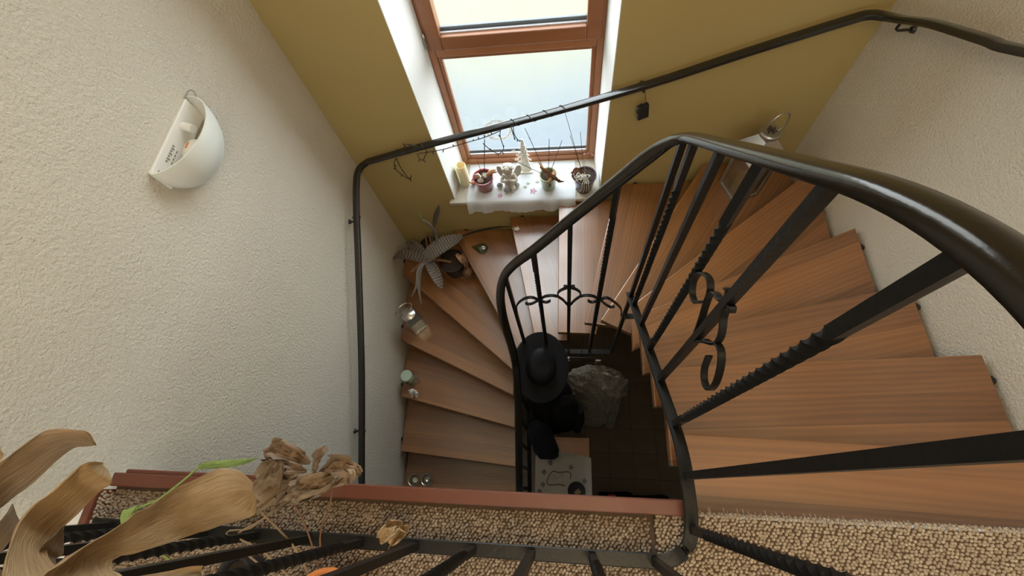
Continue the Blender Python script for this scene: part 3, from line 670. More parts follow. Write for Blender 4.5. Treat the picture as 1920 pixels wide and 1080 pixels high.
# candle in a sleeve
c = px(874, 343, 2, ZS); CA = tag(empty('candle', (c.x, c.y, SILL)), 'tall cream pillar candle with hollow top at the left end of the sill', 'candle')
m = MB(); m.lathe([(.001, .001), (.034, .001), (.036, .006), (.036, .198), (.033, .205), (.030, .203), (.027, .165), (.012, .152), (.001, .150)], 28, (c.x, c.y, SILL)); m.build('wax_body', 'wax_cream', CA)
m = MB(); m.tube([(c.x, c.y, SILL + .15), (c.x + .002, c.y, SILL + .168)], .0013, 5); m.build('wick', 'wire_dark', CA)
m = MB(); q = [(c.x - .034 - .012 * math.cos(a), c.y + .02 + .045 * math.sin(a)) for a in [-.9 + 1.8 * k / 10 for k in range(11)]]
q2 = [(a - .006, b_) for a, b_ in q]
m.prism(q2 + q[::-1], SILL + .001, SILL + .165)
tag(m.build('candle_sleeve', 'wax_cream', angle=60), 'curved pale wax shell leaning beside the cream candle', 'candle')
m = MB(); p_ = px(889, 347, 2, ZS); m.ball((p_.x, p_.y, ZT + .018), .02, .016, .018, 8); m.tube([(p_.x, p_.y, ZT + .01), (p_.x - .03, p_.y + .01, ZT + .02)], .006, 6)
tag(m.build('small_shell', 'dry_peach'), 'small brownish shell lying between candle and red pot', 'shell')
def pot(name, label, mat, x, y, z, r1, r0, h, lip=.004, soil=.02, cat='pot'):
    P = tag(empty(name, (x, y, z)), label, cat)
    m = MB(); m.lathe([(.001, .0), (r0 * .95, 0), (r0, .003), (r1 - .001, h * .9), (r1 + lip, h * .94), (r1 + lip, h), (r1 - .003, h), (r1 - .006, h - .004), (r1 - .009, h - soil), (.001, h - soil)], 32, (x, y, z)); m.build('pot', mat, P)
    m = MB(); rs = [[(x + rr * math.cos(a), y + rr * math.sin(a), z + h - soil + .002 + .004 * noise.noise(Vector((rr * 60 * math.cos(a), rr * 60 * math.sin(a), 1)))) for a in [2 * PI * j / 20 for j in range(20)]] for rr in (r1 - .0095, r1 * .6, r1 * .3, .001)]
    m.rings(rs, caps=False); m.build('soil', 'soil', P); return P
def stakes(P, base, tops, mat='stake', r_=.0028, name='stake', knots=True):
    for (u, v) in tops:
        t = px(u, v, 1, base[1] + .02); b0 = Vector((base[0] + (t.x - base[0]) * .08, base[1], base[2])); m = MB(); m.tube([b0, b0.lerp(t, .5), t], [r_, r_ * .9, r_ * .7], 6)
        if knots:
            for f in (.45, .8): m.ball(b0.lerp(t, f), r_ * 1.9, n=5)
        m.build(name, mat, P)
# red pot with a withered orchid
c = px(911, 351, 2, ZS); P = pot('potted_orchid', 'withered white orchid in a glossy dark red pot on the sill', 'glaze_red', c.x, c.y, ZT, .072, .060, .118, soil=.022, cat='plant')
top = Vector((c.x, c.y, ZT + .10))
for k in range(9):
    a = R.uniform(0, 2 * PI); l = R.uniform(.03, .06); m = MB(); e = Vector((math.cos(a) * l, math.sin(a) * l * .7, R.uniform(.01, .05)))
    s0 = top + Vector((-.012, .0, 0)); m.ribbon(smooth_path([s0, s0 + e * .5 + Vector((0, 0, .02)), s0 + e], 3), [.004, .008, .012, .014, .012, .008, .004], (-e.y, e.x, .2), fold=.5, ruf=.5, seed=k); m.build('petal', 'petal_white', P)
for k, (u, v) in enumerate(((884, 340), (932, 322), (930, 318))):
    t = px(u, v, 1, c.y); s0 = top; m = MB(); m.ribbon(smooth_path([s0, s0.lerp(t, .5) + Vector((0, 0, .03)), t], 4), [.006, .010, .014, .016, .016, .014, .011, .008, .004], (.1, 1, .2), fold=.6, ruf=.4, seed=k); m.build('dried_leaf', 'dry_peach', P)
stakes(P, top - Vector((0, 0, .005)), [(893, 295), (909, 244), (908, 262)], r_=.0018)
m = MB(); m.ball(top + Vector((-.02, -.02, .0)), .026, .022, .016, 8); m.build('moss_clump', 'stone_white', P)
# praying angel
c = px(958, 348, 2, ZS); AN = tag(empty('angel_figurine', (c.x, c.y, ZT)), 'kneeling stone angel with folded arms and wings between the red and green pots', 'figurine')
ax, ay, az = c.x, c.y, ZT
m = MB(); m.lathe([(.001, 0), (.040, 0), (.044, .010), (.040, .03), (.030, .06), (.034, .09), (.037, .115), (.028, .14), (.014, .15), (.001, .152)], 20, (ax, ay, az))
for sx in (-1, 1):
    m.ball((ax + sx * .022, ay - .032, az + .018), .020, .034, .018, 10); m.ball((ax + sx * .018, ay - .062, az + .009), .010, .016, .009, 8)
m.build('body', 'stone_white', AN)
for sx in (-1, 1):
    m = MB(); m.tube(smooth_path([(ax + sx * .032, ay - .004, az + .128), (ax + sx * .05, ay - .03, az + .098), (ax + sx * .028, ay - .048, az + .105), (ax, ay - .048, az + .118)], 4), [.014] * 6 + [.012] * 5 + [.010] * 2, 10); m.build('arm', 'stone_white', AN)
    m = MB(); m.ribbon(smooth_path([(ax + sx * .012, ay + .028, az + .05), (ax + sx * .040, ay + .036, az + .08), (ax + sx * .058, ay + .040, az + .115), (ax + sx * .070, ay + .044, az + .165)], 4), [.012, .018, .022, .025, .027, .028, .028, .027, .026, .025, .023, .019, .012], (1, .25 * sx, 0), thick=.009, fold=.2); m.build('wing', 'stone_white', AN)
m = MB(); m.ball((ax, ay - .014, az + .184), .033, .033, .036, 14); m.ball((ax, ay - .047, az + .180), .005, .006, .006, 6)
hd = m.build('head', 'stone_white', AN)
m = MB()
for k in range(60):
    a = R.uniform(0, 2 * PI); e = R.uniform(.0, 1.5); d = Vector((math.cos(a) * math.cos(e), math.sin(a) * math.cos(e), math.sin(e)))
    if d.y < -.45 and d.z < .55: continue
    m.ball(Vector((ax, ay - .010, az + .190)) + d * .036, .0115, n=6)
m.build('hair', 'petal_white', hd)
# three little tea light acorns
for k, (u, v, lb) in enumerate(((938, 351, 'small grey acorn-shaped tea light nearest the red pot'), (951, 360, 'small grey acorn-shaped tea light at the front of the three'), (969, 351, 'small grey acorn-shaped tea light in front of the angel right knee'))):
    c = px(u, v, 2, ZS); T_ = tag(empty('tea_light', (c.x, c.y, ZT)), lb, 'tea light', 'little tea lights on the sill')
    m = MB(); m.lathe([(.001, 0), (.016, 0), (.020, .008), (.020, .016), (.017, .018), (.001, .018)], 16, (c.x, c.y, ZT)); m.build('cup', 'wax_cream', T_)
    m = MB(); m.lathe([(.021, .017), (.023, .020), (.021, .026), (.013, .034), (.005, .040), (.001, .044)], 16, (c.x, c.y, ZT)); m.build('cap', 'print_grey', T_)
# white openwork wooden figure
c = px(986, 320, 2, ZS); FG = tag(empty('openwork_ornament', (c.x, c.y, ZT)), 'white openwork wooden ornament standing on a small plate by the window', 'ornament')
one('box', c.x - .055, c.x + .055, c.y - .03, c.y + .03, ZT, ZT + .008).build('base_plate', 'paper_white', FG, smooth=False, bevel=.002)
m = MB(); Hh = .32
q = [(c.x - .035, ZT + .008), (c.x + .045, ZT + .008), (c.x + .03, ZT + .10), (c.x + .022, ZT + .2), (c.x + .006, ZT + Hh), (c.x - .006, ZT + Hh), (c.x - .022, ZT + .2), (c.x - .026, ZT + .1)]
m.add([(a, c.y - .006, b_) for a, b_ in q] + [(a, c.y + .006, b_) for a, b_ in q], [tuple(range(7, -1, -1)), tuple(range(8, 16))] + [(i, (i + 1) % 8, 8 + (i + 1) % 8, 8 + i) for i in range(8)]); m.build('board', 'paper_white', FG, smooth=False)
for k in range(9):
    zz = ZT + .07 + .024 * k; w_ = .055 - .0045 * k; sx = -1 if k % 2 else 1; m = MB()
    q = [(c.x + sx * (w_ * .3 + w_ * .75 * (1 - t / 9) * math.cos(t * .75)), c.y - .010, zz + w_ * .55 * (1 - t / 10) * math.sin(t * .75)) for t in range(9)]; m.tube(q, .0042, 6); m.build('curl', 'paper_white', FG)
for k in range(5):
    m = MB(); flower(m, Vector((0, 0, 0)), .018, 5); 
    cc = Vector((c.x - .04 + .02 * (k % 2) - .006 * k, c.y - .014, ZT + .06 + .04 * k)); m.v = [cc + Vector((v.x, v.z, v.y)) for v in m.v]; m.build('carved_flower', 'petal_white', FG)
# green pot with a dried leaf
c = px(1029, 350, 2, ZS); P = pot('potted_plant', 'dead plant with brown leaves and stakes in a pale green pot', 'glaze_green', c.x, c.y, ZT, .062, .048, .135, soil=.015, cat='plant')
top = Vector((c.x, c.y, ZT + .125)); stakes(P, top, [(984, 240), (1030, 260), (1054, 263), (955, 297)], r_=.0024)
for k, (pts, wd) in enumerate((([(1012, 322), (1030, 330), (1045, 340), (1058, 341)], .03), ([(1025, 328), (1026, 345), (1028, 352)], .03), ([(1008, 312), (1018, 316), (1030, 320)], .012), ([(1040, 328), (1030, 335), (1022, 346)], .022))):
    s_ = smooth_path([px(u, v, 1, c.y - .045) + Vector((0, .04 if i == 0 else 0, 0)) for i, (u, v) in enumerate(pts)], 4); n_ = len(s_)
    m = MB(); m.ribbon(s_, [wd * math.sin(PI * (.15 + .82 * i / (n_ - 1))) for i in range(n_)], (.3, -.4, .6), fold=.5, ruf=.5, seed=k + 3); m.build('dried_leaf', ('dry_brown', 'dry_brown', 'dry_peach', 'dry_peach')[k], P)
# purple pot with pale roots
c = px(1095, 352, 2, ZS); P = pot('potted_root_plant', 'tangle of pale roots in a dark purple pot at the sill right end', 'pot_purple', c.x, c.y, SILL + .001, .076, .056, .142, soil=.012, cat='plant')
top = Vector((c.x, c.y, SILL + .135)); stakes(P, top, [(1059, 209), (1069, 254), (1088, 247)], r_=.002, knots=False)
for k in range(22):
    a = R.uniform(0, 2 * PI); pts = [top + Vector((-.02, 0, .0))]
    for s_ in range(5): pts.append(pts[-1] + Vector((R.uniform(-.024, .024), R.uniform(-.026, .012), R.uniform(-.004, .022) if s_ < 3 else R.uniform(-.02, .004))))
    m = MB(); m.tube(smooth_path(pts, 4), .0028, 6); m.build('root', 'root_pale', P)
for k in range(4):
    pts = [top + Vector((-.01 + .012 * k, -.05, .01)), top + Vector((-.02 + .014 * k, -.078, .004)), top + Vector((-.02 + .016 * k, -.088, -.03)), top + Vector((-.03 + .02 * k, -.084, -.06 - .01 * (k % 2)))]; m = MB(); m.tube(smooth_path(pts, 4), .0028, 6); m.build('root', 'root_pale', P)
m = MB(); s_ = smooth_path([top, px(1080, 318, 1, c.y), px(1074, 325, 1, c.y - .03), px(1078, 338, 1, c.y - .05)], 4); m.ribbon(s_, [.016 * math.sin(PI * (.1 + .8 * i / (len(s_) - 1))) for i in range(len(s_))], (0, .6, .5), fold=.6, ruf=.4); m.build('dried_leaf', 'dry_brown', P)
for k in range(5):
    f = px(1100, 288, 1, c.y + .05) + Vector((.012 * k - .02, 0, .01 * (k % 2))); m = MB(); e = Vector((R.uniform(-.02, .03), -.01, R.uniform(-.02, .02))); m.ribbon([f, f + e * .6, f + e], [.004, .009, .003], (-e.z, .5, e.x), fold=.5, ruf=.4, seed=k); m.build('dried_flower', 'dry_pink', P)
m = MB(); m.tube([top, px(1097, 300, 1, c.y + .03), px(1100, 288, 1, c.y + .05)], .002, 5); m.build('flower_stem', 'twig', P)
# wreath of white flowers on the lower pane
wc = px(934, 243, 1, 2.225); WRE = tag(empty('flower_wreath', tuple(wc)), 'ring of small white paper flowers hanging on the lower window pane', 'wreath')
m = MB(); m.tube([wc + Vector((math.cos(a) * .085, 0, math.sin(a) * .085)) for a in [2 * PI * k / 24 for k in range(25)]], .002, 5); m.build('ring', 'wire_dark', WRE)
for k in range(22):
    a = 2 * PI * k / 22; m = MB(); flower(m, Vector((0, 0, 0)), R.uniform(.014, .02), 5); cc = wc + Vector((math.cos(a) * R.uniform(.075, .1), -.006, math.sin(a) * R.uniform(.075, .1))); m.v = [cc + Vector((v.x, v.z, v.y)) for v in m.v]; m.build('flower', 'petal_white', WRE)

# ================================================================== string of lights wound round the wall rail
ypl = wy - .030; PL = lambda L, y=ypl: [px(u, v, 1, y) for u, v in L]
LS = tag(empty('light_string', (-.6, wy, -.72)), 'dark wire string of tiny lights tangled round the wall handrail by the window', 'string lights')
wires = [[(738, 287), (753, 282), (760, 273), (767, 271), (778, 274), (785, 278)], [(742, 297), (739, 308), (743, 318), (753, 327), (768, 336), (771, 329)], [(744, 297), (748, 308), (755, 320), (768, 336)],
  [(782, 288), (787, 298), (793, 300), (797, 293), (800, 282)], [(785, 288), (812, 284), (832, 280), (853, 274), (873, 268), (887, 264), (898, 261), (910, 257), (923, 252), (938, 245)],
  [(938, 245), (938, 257), (944, 276), (941, 284), (934, 288), (921, 282), (909, 272)], [(962, 235), (964, 251), (970, 261), (975, 265)], [(958, 236), (961, 248), (966, 262)]]
for L_ in wires:
    m = MB(); m.tube(smooth_path(PL(L_), 4), .0026, 5); m.build('wire', 'wire_dark', LS)
for L_ in wires:
    q = PL(L_)
    for i in range(1, len(q)):
        m = MB(); e = Vector((R.uniform(-.012, .012), -.004, R.choice((-1, 1)) * R.uniform(.014, .022))); m.tube([q[i], q[i] + e * .6, q[i] + e], [.002, .0034, .0022], 6); m.build('tiny_bulb', 'wire_dark', LS)
def wrapwire(x0, x1, turns):
    pts = []
    for k in range(int(turns * 12) + 1):
        f = k / (turns * 12); x = x0 + (x1 - x0) * f; zc = min(q, key=lambda a: abs(a[0] - x) + (100 if abs(a[1] - wy) > .02 else 0))[2] if False else None
        zc = -.756 + (x + .812) * (.170 / .65) if x < -.162 else -.586 + (x + .162) * (.167 / .565)
        a = 2 * PI * turns * f; pts.append((x, wy + .0245 * math.cos(a), zc + .0185 * math.sin(a)))
    m = MB(); m.tube(pts, .0022, 5); m.build('wire', 'wire_dark', LS)
wrapwire(-1.02, -.80, 4); wrapwire(-.30, .02, 3.5)
bx = px(1205, 209, 1, wy - .01); M_ = Matrix.Rotation(-.12, 3, 'Y') @ Matrix.Rotation(.3, 3, 'Z')
m = MB(); m.obox(bx, .060, .026, .086, M_); bb_ = m.build('battery_box', 'black_plastic', LS, smooth=False, bevel=.004)
m = MB(); m.obox(bx + M_ @ Vector((-.031, 0, .012)), .006, .012, .02, M_); m.obox(bx + M_ @ Vector((-.01, 0, .047)), .012, .012, .01, M_); m.build('switch', 'black_plastic', bb_, smooth=False)
m = MB(); m.tube(smooth_path([bx + Vector((.012, 0, .042)), px(1211, 190, 1, wy), (.403, wy, -.435)], 4), .0016, 5); m.build('wire', 'wire_dark', LS)

# ================================================================== silver lantern on the stair corner
T6 = -6 * RISE; LC = Vector((1.035, 1.668, T6)); ea = Vector((.153, .053, 0)).normalized(); eb = Vector((-.053, .153, 0)).normalized(); LMm = Matrix((ea, eb, (0, 0, 1))).transposed()
LA = tag(empty('lantern', tuple(LC)), 'large silver metal lantern with pyramid roof standing in the right stair corner', 'lantern')
hs = .081; at_ = lambda a, b_, z: LC + ea * a + eb * b_ + Vector((0, 0, z))
m = MB(); m.obox(at_(0, 0, .012), 2 * hs, 2 * hs, .024, LMm); m.build('base', 'dull_steel', LA, smooth=False, bevel=.003)
for sx in (-1, 1):
    for sy in (-1, 1):
        m = MB(); m.obox(at_(sx * (hs - .008), sy * (hs - .008), .175), .014, .014, .302, LMm); m.build('post', 'dull_steel', LA, smooth=False)
m = MB()
for sx, sy in ((1, 0), (-1, 0), (0, 1), (0, -1)): m.obox(at_(sx * (hs - .008), sy * (hs - .008), .319), .014 if sx else 2 * hs - .03, .014 if sy else 2 * hs - .03, .014, LMm)
m.build('top_frame', 'dull_steel', LA, smooth=False)
for sx, sy in ((1, 0), (-1, 0), (0, 1), (0, -1)):
    m = MB(); m.obox(at_(sx * (hs - .008), sy * (hs - .008), .168), .003 if sx else 2 * hs - .03, .003 if sy else 2 * hs - .03, .286, LMm); m.build('glass_panel', 'lantern_glass', LA, smooth=False)
rh = .104; m = MB(); m.rings([[at_(a * rh, b_ * rh, .325) for a, b_ in ((-1, -1), (1, -1), (1, 1), (-1, 1))], [at_(a * rh, b_ * rh, .333) for a, b_ in ((-1, -1), (1, -1), (1, 1), (-1, 1))], [at_(a * .032, b_ * .032, .435) for a, b_ in ((-1, -1), (1, -1), (1, 1), (-1, 1))]]); m.build('roof', 'silver', LA, smooth=False)
m = MB(); m.lathe([(.03, .433), (.03, .448), (.050, .452), (.052, .468), (.046, .476), (.001, .478)], 24, LC); cp = m.build('chimney_cap', 'dull_steel', LA)
m = MB()
for k in range(6): a = k * PI / 3; m.tube([at_(0, 0, .479), at_(.018 * math.cos(a), .018 * math.sin(a), .480), at_(.026 * math.cos(a + .5), .026 * math.sin(a + .5), .479)], .003, 5)
m.build('pierced_flower', 'wire_dark', cp)
m = MB(); m.tube([at_(.054 * math.cos(a) * 1.0, -.012, .47 + .062 + .066 * math.sin(a)) for a in [-1.15 + (2 * PI - .85) * k / 30 for k in range(31)]], .0042, 8); m.build('carry_ring', 'dull_steel', LA)
m = MB(); m.lathe([(.001, .025), (.036, .025), (.037, .03), (.037, .15), (.033, .154), (.03, .146), (.001, .142)], 24, LC - ea * .025 - eb * .012); tag(m.build('lantern_candle', 'wax_cream'), 'cream pillar candle inside the silver lantern', 'candle')

# ================================================================== things on the lower treads
# small glass lantern with ring
T12 = -12 * RISE; c = px(785, 611, 2, T12); d = Vector((.55, -.6, 0)).normalized(); dn = Vector((-d.y, d.x, 0)); Mr = Matrix((d, dn, (0, 0, 1))).transposed()
SL = tag(empty('small_lantern', (c.x, c.y, T12)), 'little glass lantern with silver cap and ring near the left wall', 'lantern'); at2 = lambda a, b_, z: c + d * a + dn * b_ + Vector((0, 0, z))
one('obox', at2(0, 0, .006), .085, .085, .012, Mr).build('base', 'dull_steel', SL, smooth=False)
for sx in (-1, 1):
    for sy in (-1, 1): one('obox', at2(sx * .036, sy * .036, .075), .006, .006, .126, Mr).build('post', 'dull_steel', SL, smooth=False)
for sx, sy in ((1, 0), (-1, 0), (0, 1), (0, -1)): one('obox', at2(sx * .036, sy * .036, .075), .0025 if sx else .066, .0025 if sy else .066, .12, Mr).build('glass_panel', 'glass_clear', SL, smooth=False)
m = MB(); sq = ((-1, -1), (1, -1), (1, 1), (-1, 1)); m.rings([[at2(a * .046, b_ * .046, .138) for a, b_ in sq], [at2(a * .044, b_ * .044, .143) for a, b_ in sq], [at2(a * .018, b_ * .018, .178) for a, b_ in sq]]); m.build('roof', 'dull_steel', SL, smooth=False)
m = MB(); m.lathe([(.018, .176), (.038, .186), (.042, .196), (.034, .203), (.001, .208)], 18, c); m.build('cap', 'silver', SL)
m = MB(); m.tube([at2(-.012, .05 * math.cos(a), .205 + .042 + .05 * math.sin(a)) for a in [2 * PI * k / 20 for k in range(21)]], .003, 6); m.build('ring_handle', 'silver', SL)
SL.scale = (1.4, 1.4, 1.4)
# jar with mint lid and wire handle
T13 = -13 * RISE; c = px(773, 712, 2, T13); JA = tag(empty('jar', (c.x, c.y, T13)), 'small glass jar with mint green lid and wire handle by the left wall', 'jar')
m = MB(); m.lathe([(.001, .001), (.036, .001), (.040, .008), (.040, .075), (.032, .09), (.030, .098), (.027, .098), (.029, .088), (.037, .074), (.037, .01), (.001, .006)], 24, c); m.build('glass', 'glass_clear', JA)
m = MB(); m.lathe([(.034, .094), (.035, .112), (.033, .116), (.001, .117)], 24, c); m.build('lid', 'mint_lid', JA)
m = MB(); m.tube(smooth_path([c + Vector((.034, 0, .092)), c + Vector((.062, -.01, .06)), c + Vector((.06, -.03, .03)), c + Vector((.03, -.03, .092))], 5), .0014, 5); m.build('wire_handle', 'dull_steel', JA)
m = MB(); m.tube([c + Vector((0, 0, .008)), c + Vector((0, 0, .05))], .024, 14); m.build('candle_stub', 'wax_cream', JA)
JA.scale = (1.35, 1.35, 1.35)
# teddy
c = px(779, 737, 2, T13); TD = tag(empty('teddy_figurine', (c.x, c.y, T13)), 'tiny white bear figurine in front of the mint-lidded jar', 'figurine')
m = MB(); m.ball(c + Vector((0, 0, .022)), .017, .015, .022, 10)
for sx in (-1, 1): m.ball(c + Vector((sx * .012, -.016, .009)), .009, .013, .009, 8); m.ball(c + Vector((sx * .018, -.006, .028)), .007, .008, .012, 8)
m.build('body', 'teddy_white', TD)
m = MB(); m.ball(c + Vector((0, -.002, .056)), .016, .015, .015, 10); m.ball(c + Vector((0, -.016, .052)), .006, .006, .005, 6)
for sx in (-1, 1): m.ball(c + Vector((sx * .012, 0, .070)), .006, .004, .006, 6)
m.build('head', 'teddy_white', TD)
TD.scale = (1.5, 1.5, 1.5)
# two tea light glasses
T15 = -15 * RISE
for u, v, lb, mt in ((780, 900, 'low round glass candle holder with brownish rim beside the left wall', 'dull_steel'), (804, 899, 'low clear glass candle holder with a silver tea light inside', 'silver')):
    c = px(u, v, 2, T15); H_ = tag(empty('candle_glass', (c.x, c.y, T15)), lb, 'candle holder', 'glass holders on the lowest visible stair')
    m = MB(); m.lathe([(.001, .001), (.036, .001), (.043, .01), (.046, .06), (.043, .062), (.040, .055), (.036, .012), (.001, .008)], 24, c); m.build('glass', 'glass_clear', H_)
    m = MB(); m.lathe([(.047, .055), (.049, .060), (.047, .065), (.043, .063), (.044, .057)], 24, c); m.build('rim', mt, H_)
    m = MB(); m.lathe([(.001, .009), (.020, .009), (.021, .022), (.019, .020), (.001, .018)], 16, c); m.build('tea_light', 'silver' if mt == 'silver' else 'wax_cream', H_)
# dried bloom on the ninth tread
c = px(967, 431, 2, -9 * RISE); m = MB(); c.z += .004; m.tube([c + Vector((-.03, .01, 0)), c, c + Vector((.02, -.005, .006))], .002, 5)
for k in range(5): a = k * 1.25; e = Vector((math.cos(a) * .022, math.sin(a) * .02, .012)); m.ribbon([c + Vector((.01, 0, .004)), c + Vector((.01, 0, .004)) + e * .6, c + Vector((.01, 0, .002)) + e], [.004, .008, .003], (-e.y, e.x, 0), fold=.5)
tag(m.build('fallen_bloom', 'petal_white'), 'single fallen white orchid bloom lying on the bright tread below the sill', 'flower')

# ================================================================== dry plants on the corner tread
T11 = -11 * RISE; c = px(856, 506, 2, T11); cx_, cy_ = c.x, c.y
DP = pot('corner_plant', 'dried plant with dark-striped drooping leaves in a black pot on the corner tread', 'pot_black', cx_, cy_, T11, .100, .080, .165, soil=.02, cat='plant')
ZR = T11 + .20; P2 = lambda u, v, z: px(u, v, 2, z); rc = P2(800, 488, ZR)
m = MB(); m.tube(smooth_path([(cx_, cy_, T11 + .13), ((cx_ + rc.x) / 2, (cy_ + rc.y) / 2, T11 + .19), tuple(rc)], 4), .012, 8); m.build('stem', 'dry_brown', DP)
lv = [([(800, 486, 0), (818, 470, .05), (842, 455, .06), (868, 443, .03)], .050, 'leaf_stripe_wide'), ([(866, 443, .03), (885, 436, .02), (910, 430, 9), (935, 426, 9), (957, 425, 9)], .007, 'leaf_dark'),
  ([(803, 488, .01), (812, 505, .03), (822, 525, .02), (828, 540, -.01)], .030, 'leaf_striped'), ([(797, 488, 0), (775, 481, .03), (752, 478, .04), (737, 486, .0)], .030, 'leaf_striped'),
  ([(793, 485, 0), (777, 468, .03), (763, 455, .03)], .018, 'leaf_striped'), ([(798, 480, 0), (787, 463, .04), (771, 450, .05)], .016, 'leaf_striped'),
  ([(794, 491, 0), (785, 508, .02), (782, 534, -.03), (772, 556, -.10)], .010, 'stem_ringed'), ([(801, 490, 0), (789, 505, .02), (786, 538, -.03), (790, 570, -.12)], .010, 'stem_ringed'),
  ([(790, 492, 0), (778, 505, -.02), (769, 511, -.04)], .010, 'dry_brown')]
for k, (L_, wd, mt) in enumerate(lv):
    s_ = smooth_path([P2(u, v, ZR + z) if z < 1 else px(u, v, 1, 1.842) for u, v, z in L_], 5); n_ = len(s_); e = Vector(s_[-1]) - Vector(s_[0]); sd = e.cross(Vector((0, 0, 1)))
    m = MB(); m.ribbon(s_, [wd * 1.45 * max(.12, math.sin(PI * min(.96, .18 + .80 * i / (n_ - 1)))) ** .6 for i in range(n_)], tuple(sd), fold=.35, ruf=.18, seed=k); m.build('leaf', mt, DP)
yb_ = YB - .16
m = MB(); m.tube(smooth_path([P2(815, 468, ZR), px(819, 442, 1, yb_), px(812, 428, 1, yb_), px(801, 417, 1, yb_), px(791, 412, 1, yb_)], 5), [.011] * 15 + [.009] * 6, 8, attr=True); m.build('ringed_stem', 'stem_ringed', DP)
m = MB(); s_ = smooth_path([px(792, 415, 1, yb_), px(788, 409, 1, yb_), px(786, 400, 1, yb_)], 4); m.ribbon(s_, [.009] * (len(s_) - 2) + [.008, .003], (1, 0, .2), thick=.006); m.build('green_tip', 'leaf_green', DP)
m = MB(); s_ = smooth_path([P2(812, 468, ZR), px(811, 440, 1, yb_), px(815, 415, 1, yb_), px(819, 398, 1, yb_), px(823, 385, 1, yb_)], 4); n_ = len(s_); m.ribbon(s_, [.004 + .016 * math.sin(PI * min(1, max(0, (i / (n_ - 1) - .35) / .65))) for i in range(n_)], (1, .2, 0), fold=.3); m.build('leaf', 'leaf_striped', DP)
for u in (798, 806):
    m = MB(); m.tube([P2(u + 4, 470, ZR), px(u, 441, 1, yb_)], .007, 7); m.build('cut_stem', 'dry_brown', DP)
# second pot behind it
c2 = px(800, 455, 2, T11 + .13); pot('empty_pot', 'empty black pot standing behind the striped dried plant', 'pot_black', c2.x + .02, min(c2.y, OB - .10), T11, .075, .06, .13, cat='pot')
# shaggy root ball
c3 = px(882, 515, 2, T11); RB = tag(empty('root_ball', (c3.x, c3.y, T11)), 'shaggy brown root ball of a dead plant leaning on the black pot', 'plant')
m = MB(); nb = len(m.v); m.ball(c3 + Vector((0, 0, .055)), .055, .058, .056, 14); m.v = [v + (v - (c3 + Vector((0, 0, .055)))) * .22 * noise.noise(v * 30) for v in m.v]
for v in m.v: v.z = max(v.z, T11 + .001)
m.build('clump', 'dry_brown', RB)
for k in range(34):
    a = R.uniform(0, 2 * PI); e = R.uniform(-.1, 1.3); b0 = c3 + Vector((math.cos(a) * math.cos(e) * .057, math.sin(a) * math.cos(e) * .06, .058 + .055 * math.sin(e))); t_ = Vector((-math.sin(a), math.cos(a), R.uniform(-.3, .3))) * .035
    m = MB(); m.tube(smooth_path([b0, b0 + t_ * .5 + Vector((math.cos(a), math.sin(a), .3)) * .008, b0 + t_], 3), .0022, 5); m.build('fibre', 'dry_brown', RB)
for k, (u, v) in enumerate(((855, 476), (868, 474), (872, 488))):
    t = px(u, v, 2, T11 + .17); m = MB(); s_ = smooth_path([c3 + Vector((0, 0, .13)), (c3 + t) / 2 + Vector((0, 0, .11)), t], 4); n_ = len(s_); m.ribbon(s_, [.022 * math.sin(PI * (.15 + .8 * i / (n_ - 1))) for i in range(n_)], (.5, .7, .2), fold=.6, ruf=.5, seed=k); m.build('curled_leaf', 'dry_peach' if k == 0 else 'dry_brown', RB)
# glass watering bulb
b0 = px(905, 466, 2, T11 + .19); b1 = px(866, 461, 2, T11 + .15); ax_ = (b1 - b0).normalized(); Mz = ax_.to_track_quat('Z', 'Y').to_matrix()
WBm = MB(); WBm.lathe([(.001, -.044), (.026, -.039), (.043, -.016), (.044, .006), (.035, .034), (.020, .065), (.010, .095), (.006, .12), (.0055, .19), (.001, .192)], 24, b0, Mz)
tag(WBm.build('watering_bulb', 'glass_green'), 'green glass watering bulb with long neck stuck in the dead plant', 'watering globe')

# ================================================================== down in the well
CS = tag(empty('coat_stand', (-.135, .60, ZG)), 'black metal coat stand at the bottom of the stair well', 'coat stand')
m = MB(); m.tube([(-.135, .60, ZG + .02), (-.135, .60, -1.32)], .014, 10); m.build('pole', 'iron', CS)
for k in range(4):
    a = k * PI / 2 + .4; m = MB(); m.tube(smooth_path([(-.135, .6, ZG + .14), (-.135 + .1 * math.cos(a), .6 + .1 * math.sin(a), ZG + .10), (-.135 + .2 * math.cos(a), .6 + .2 * math.sin(a), ZG + .012)], 4), .010, 8); m.build('foot', 'iron', CS)
    m = MB(); m.tube(smooth_path([(-.135, .6, -1.46), (-.135 + .08 * math.cos(a), .6 + .08 * math.sin(a), -1.45), (-.135 + .13 * math.cos(a), .6 + .13 * math.sin(a), -1.38), (-.135 + .12 * math.cos(a), .6 + .12 * math.sin(a), -1.35)], 4), .006, 8); m.build('hook', 'iron', CS)
def drape(m, c0, c1, secs, folds=5, amp=.08, seed=0, n=36):
    """cloth hanging between c0 (top) and c1 (bottom): secs = (fraction, half x, half y)"""
    rs = []
    for f, hx, hy in secs:
        c = Vector(c0).lerp(Vector(c1), f)
        rs.append([c + Vector((hx * math.cos(a) * (1 + amp * f * math.sin(folds * a + seed)), hy * math.sin(a) * (1 + amp * f * math.cos(folds * a + seed)), .02 * f * math.sin(3 * a + seed))) for a in [2 * PI * j / n for j in range(n)]])
    m.rings(rs)
def secs(L_): return smooth_path(L_, 4)
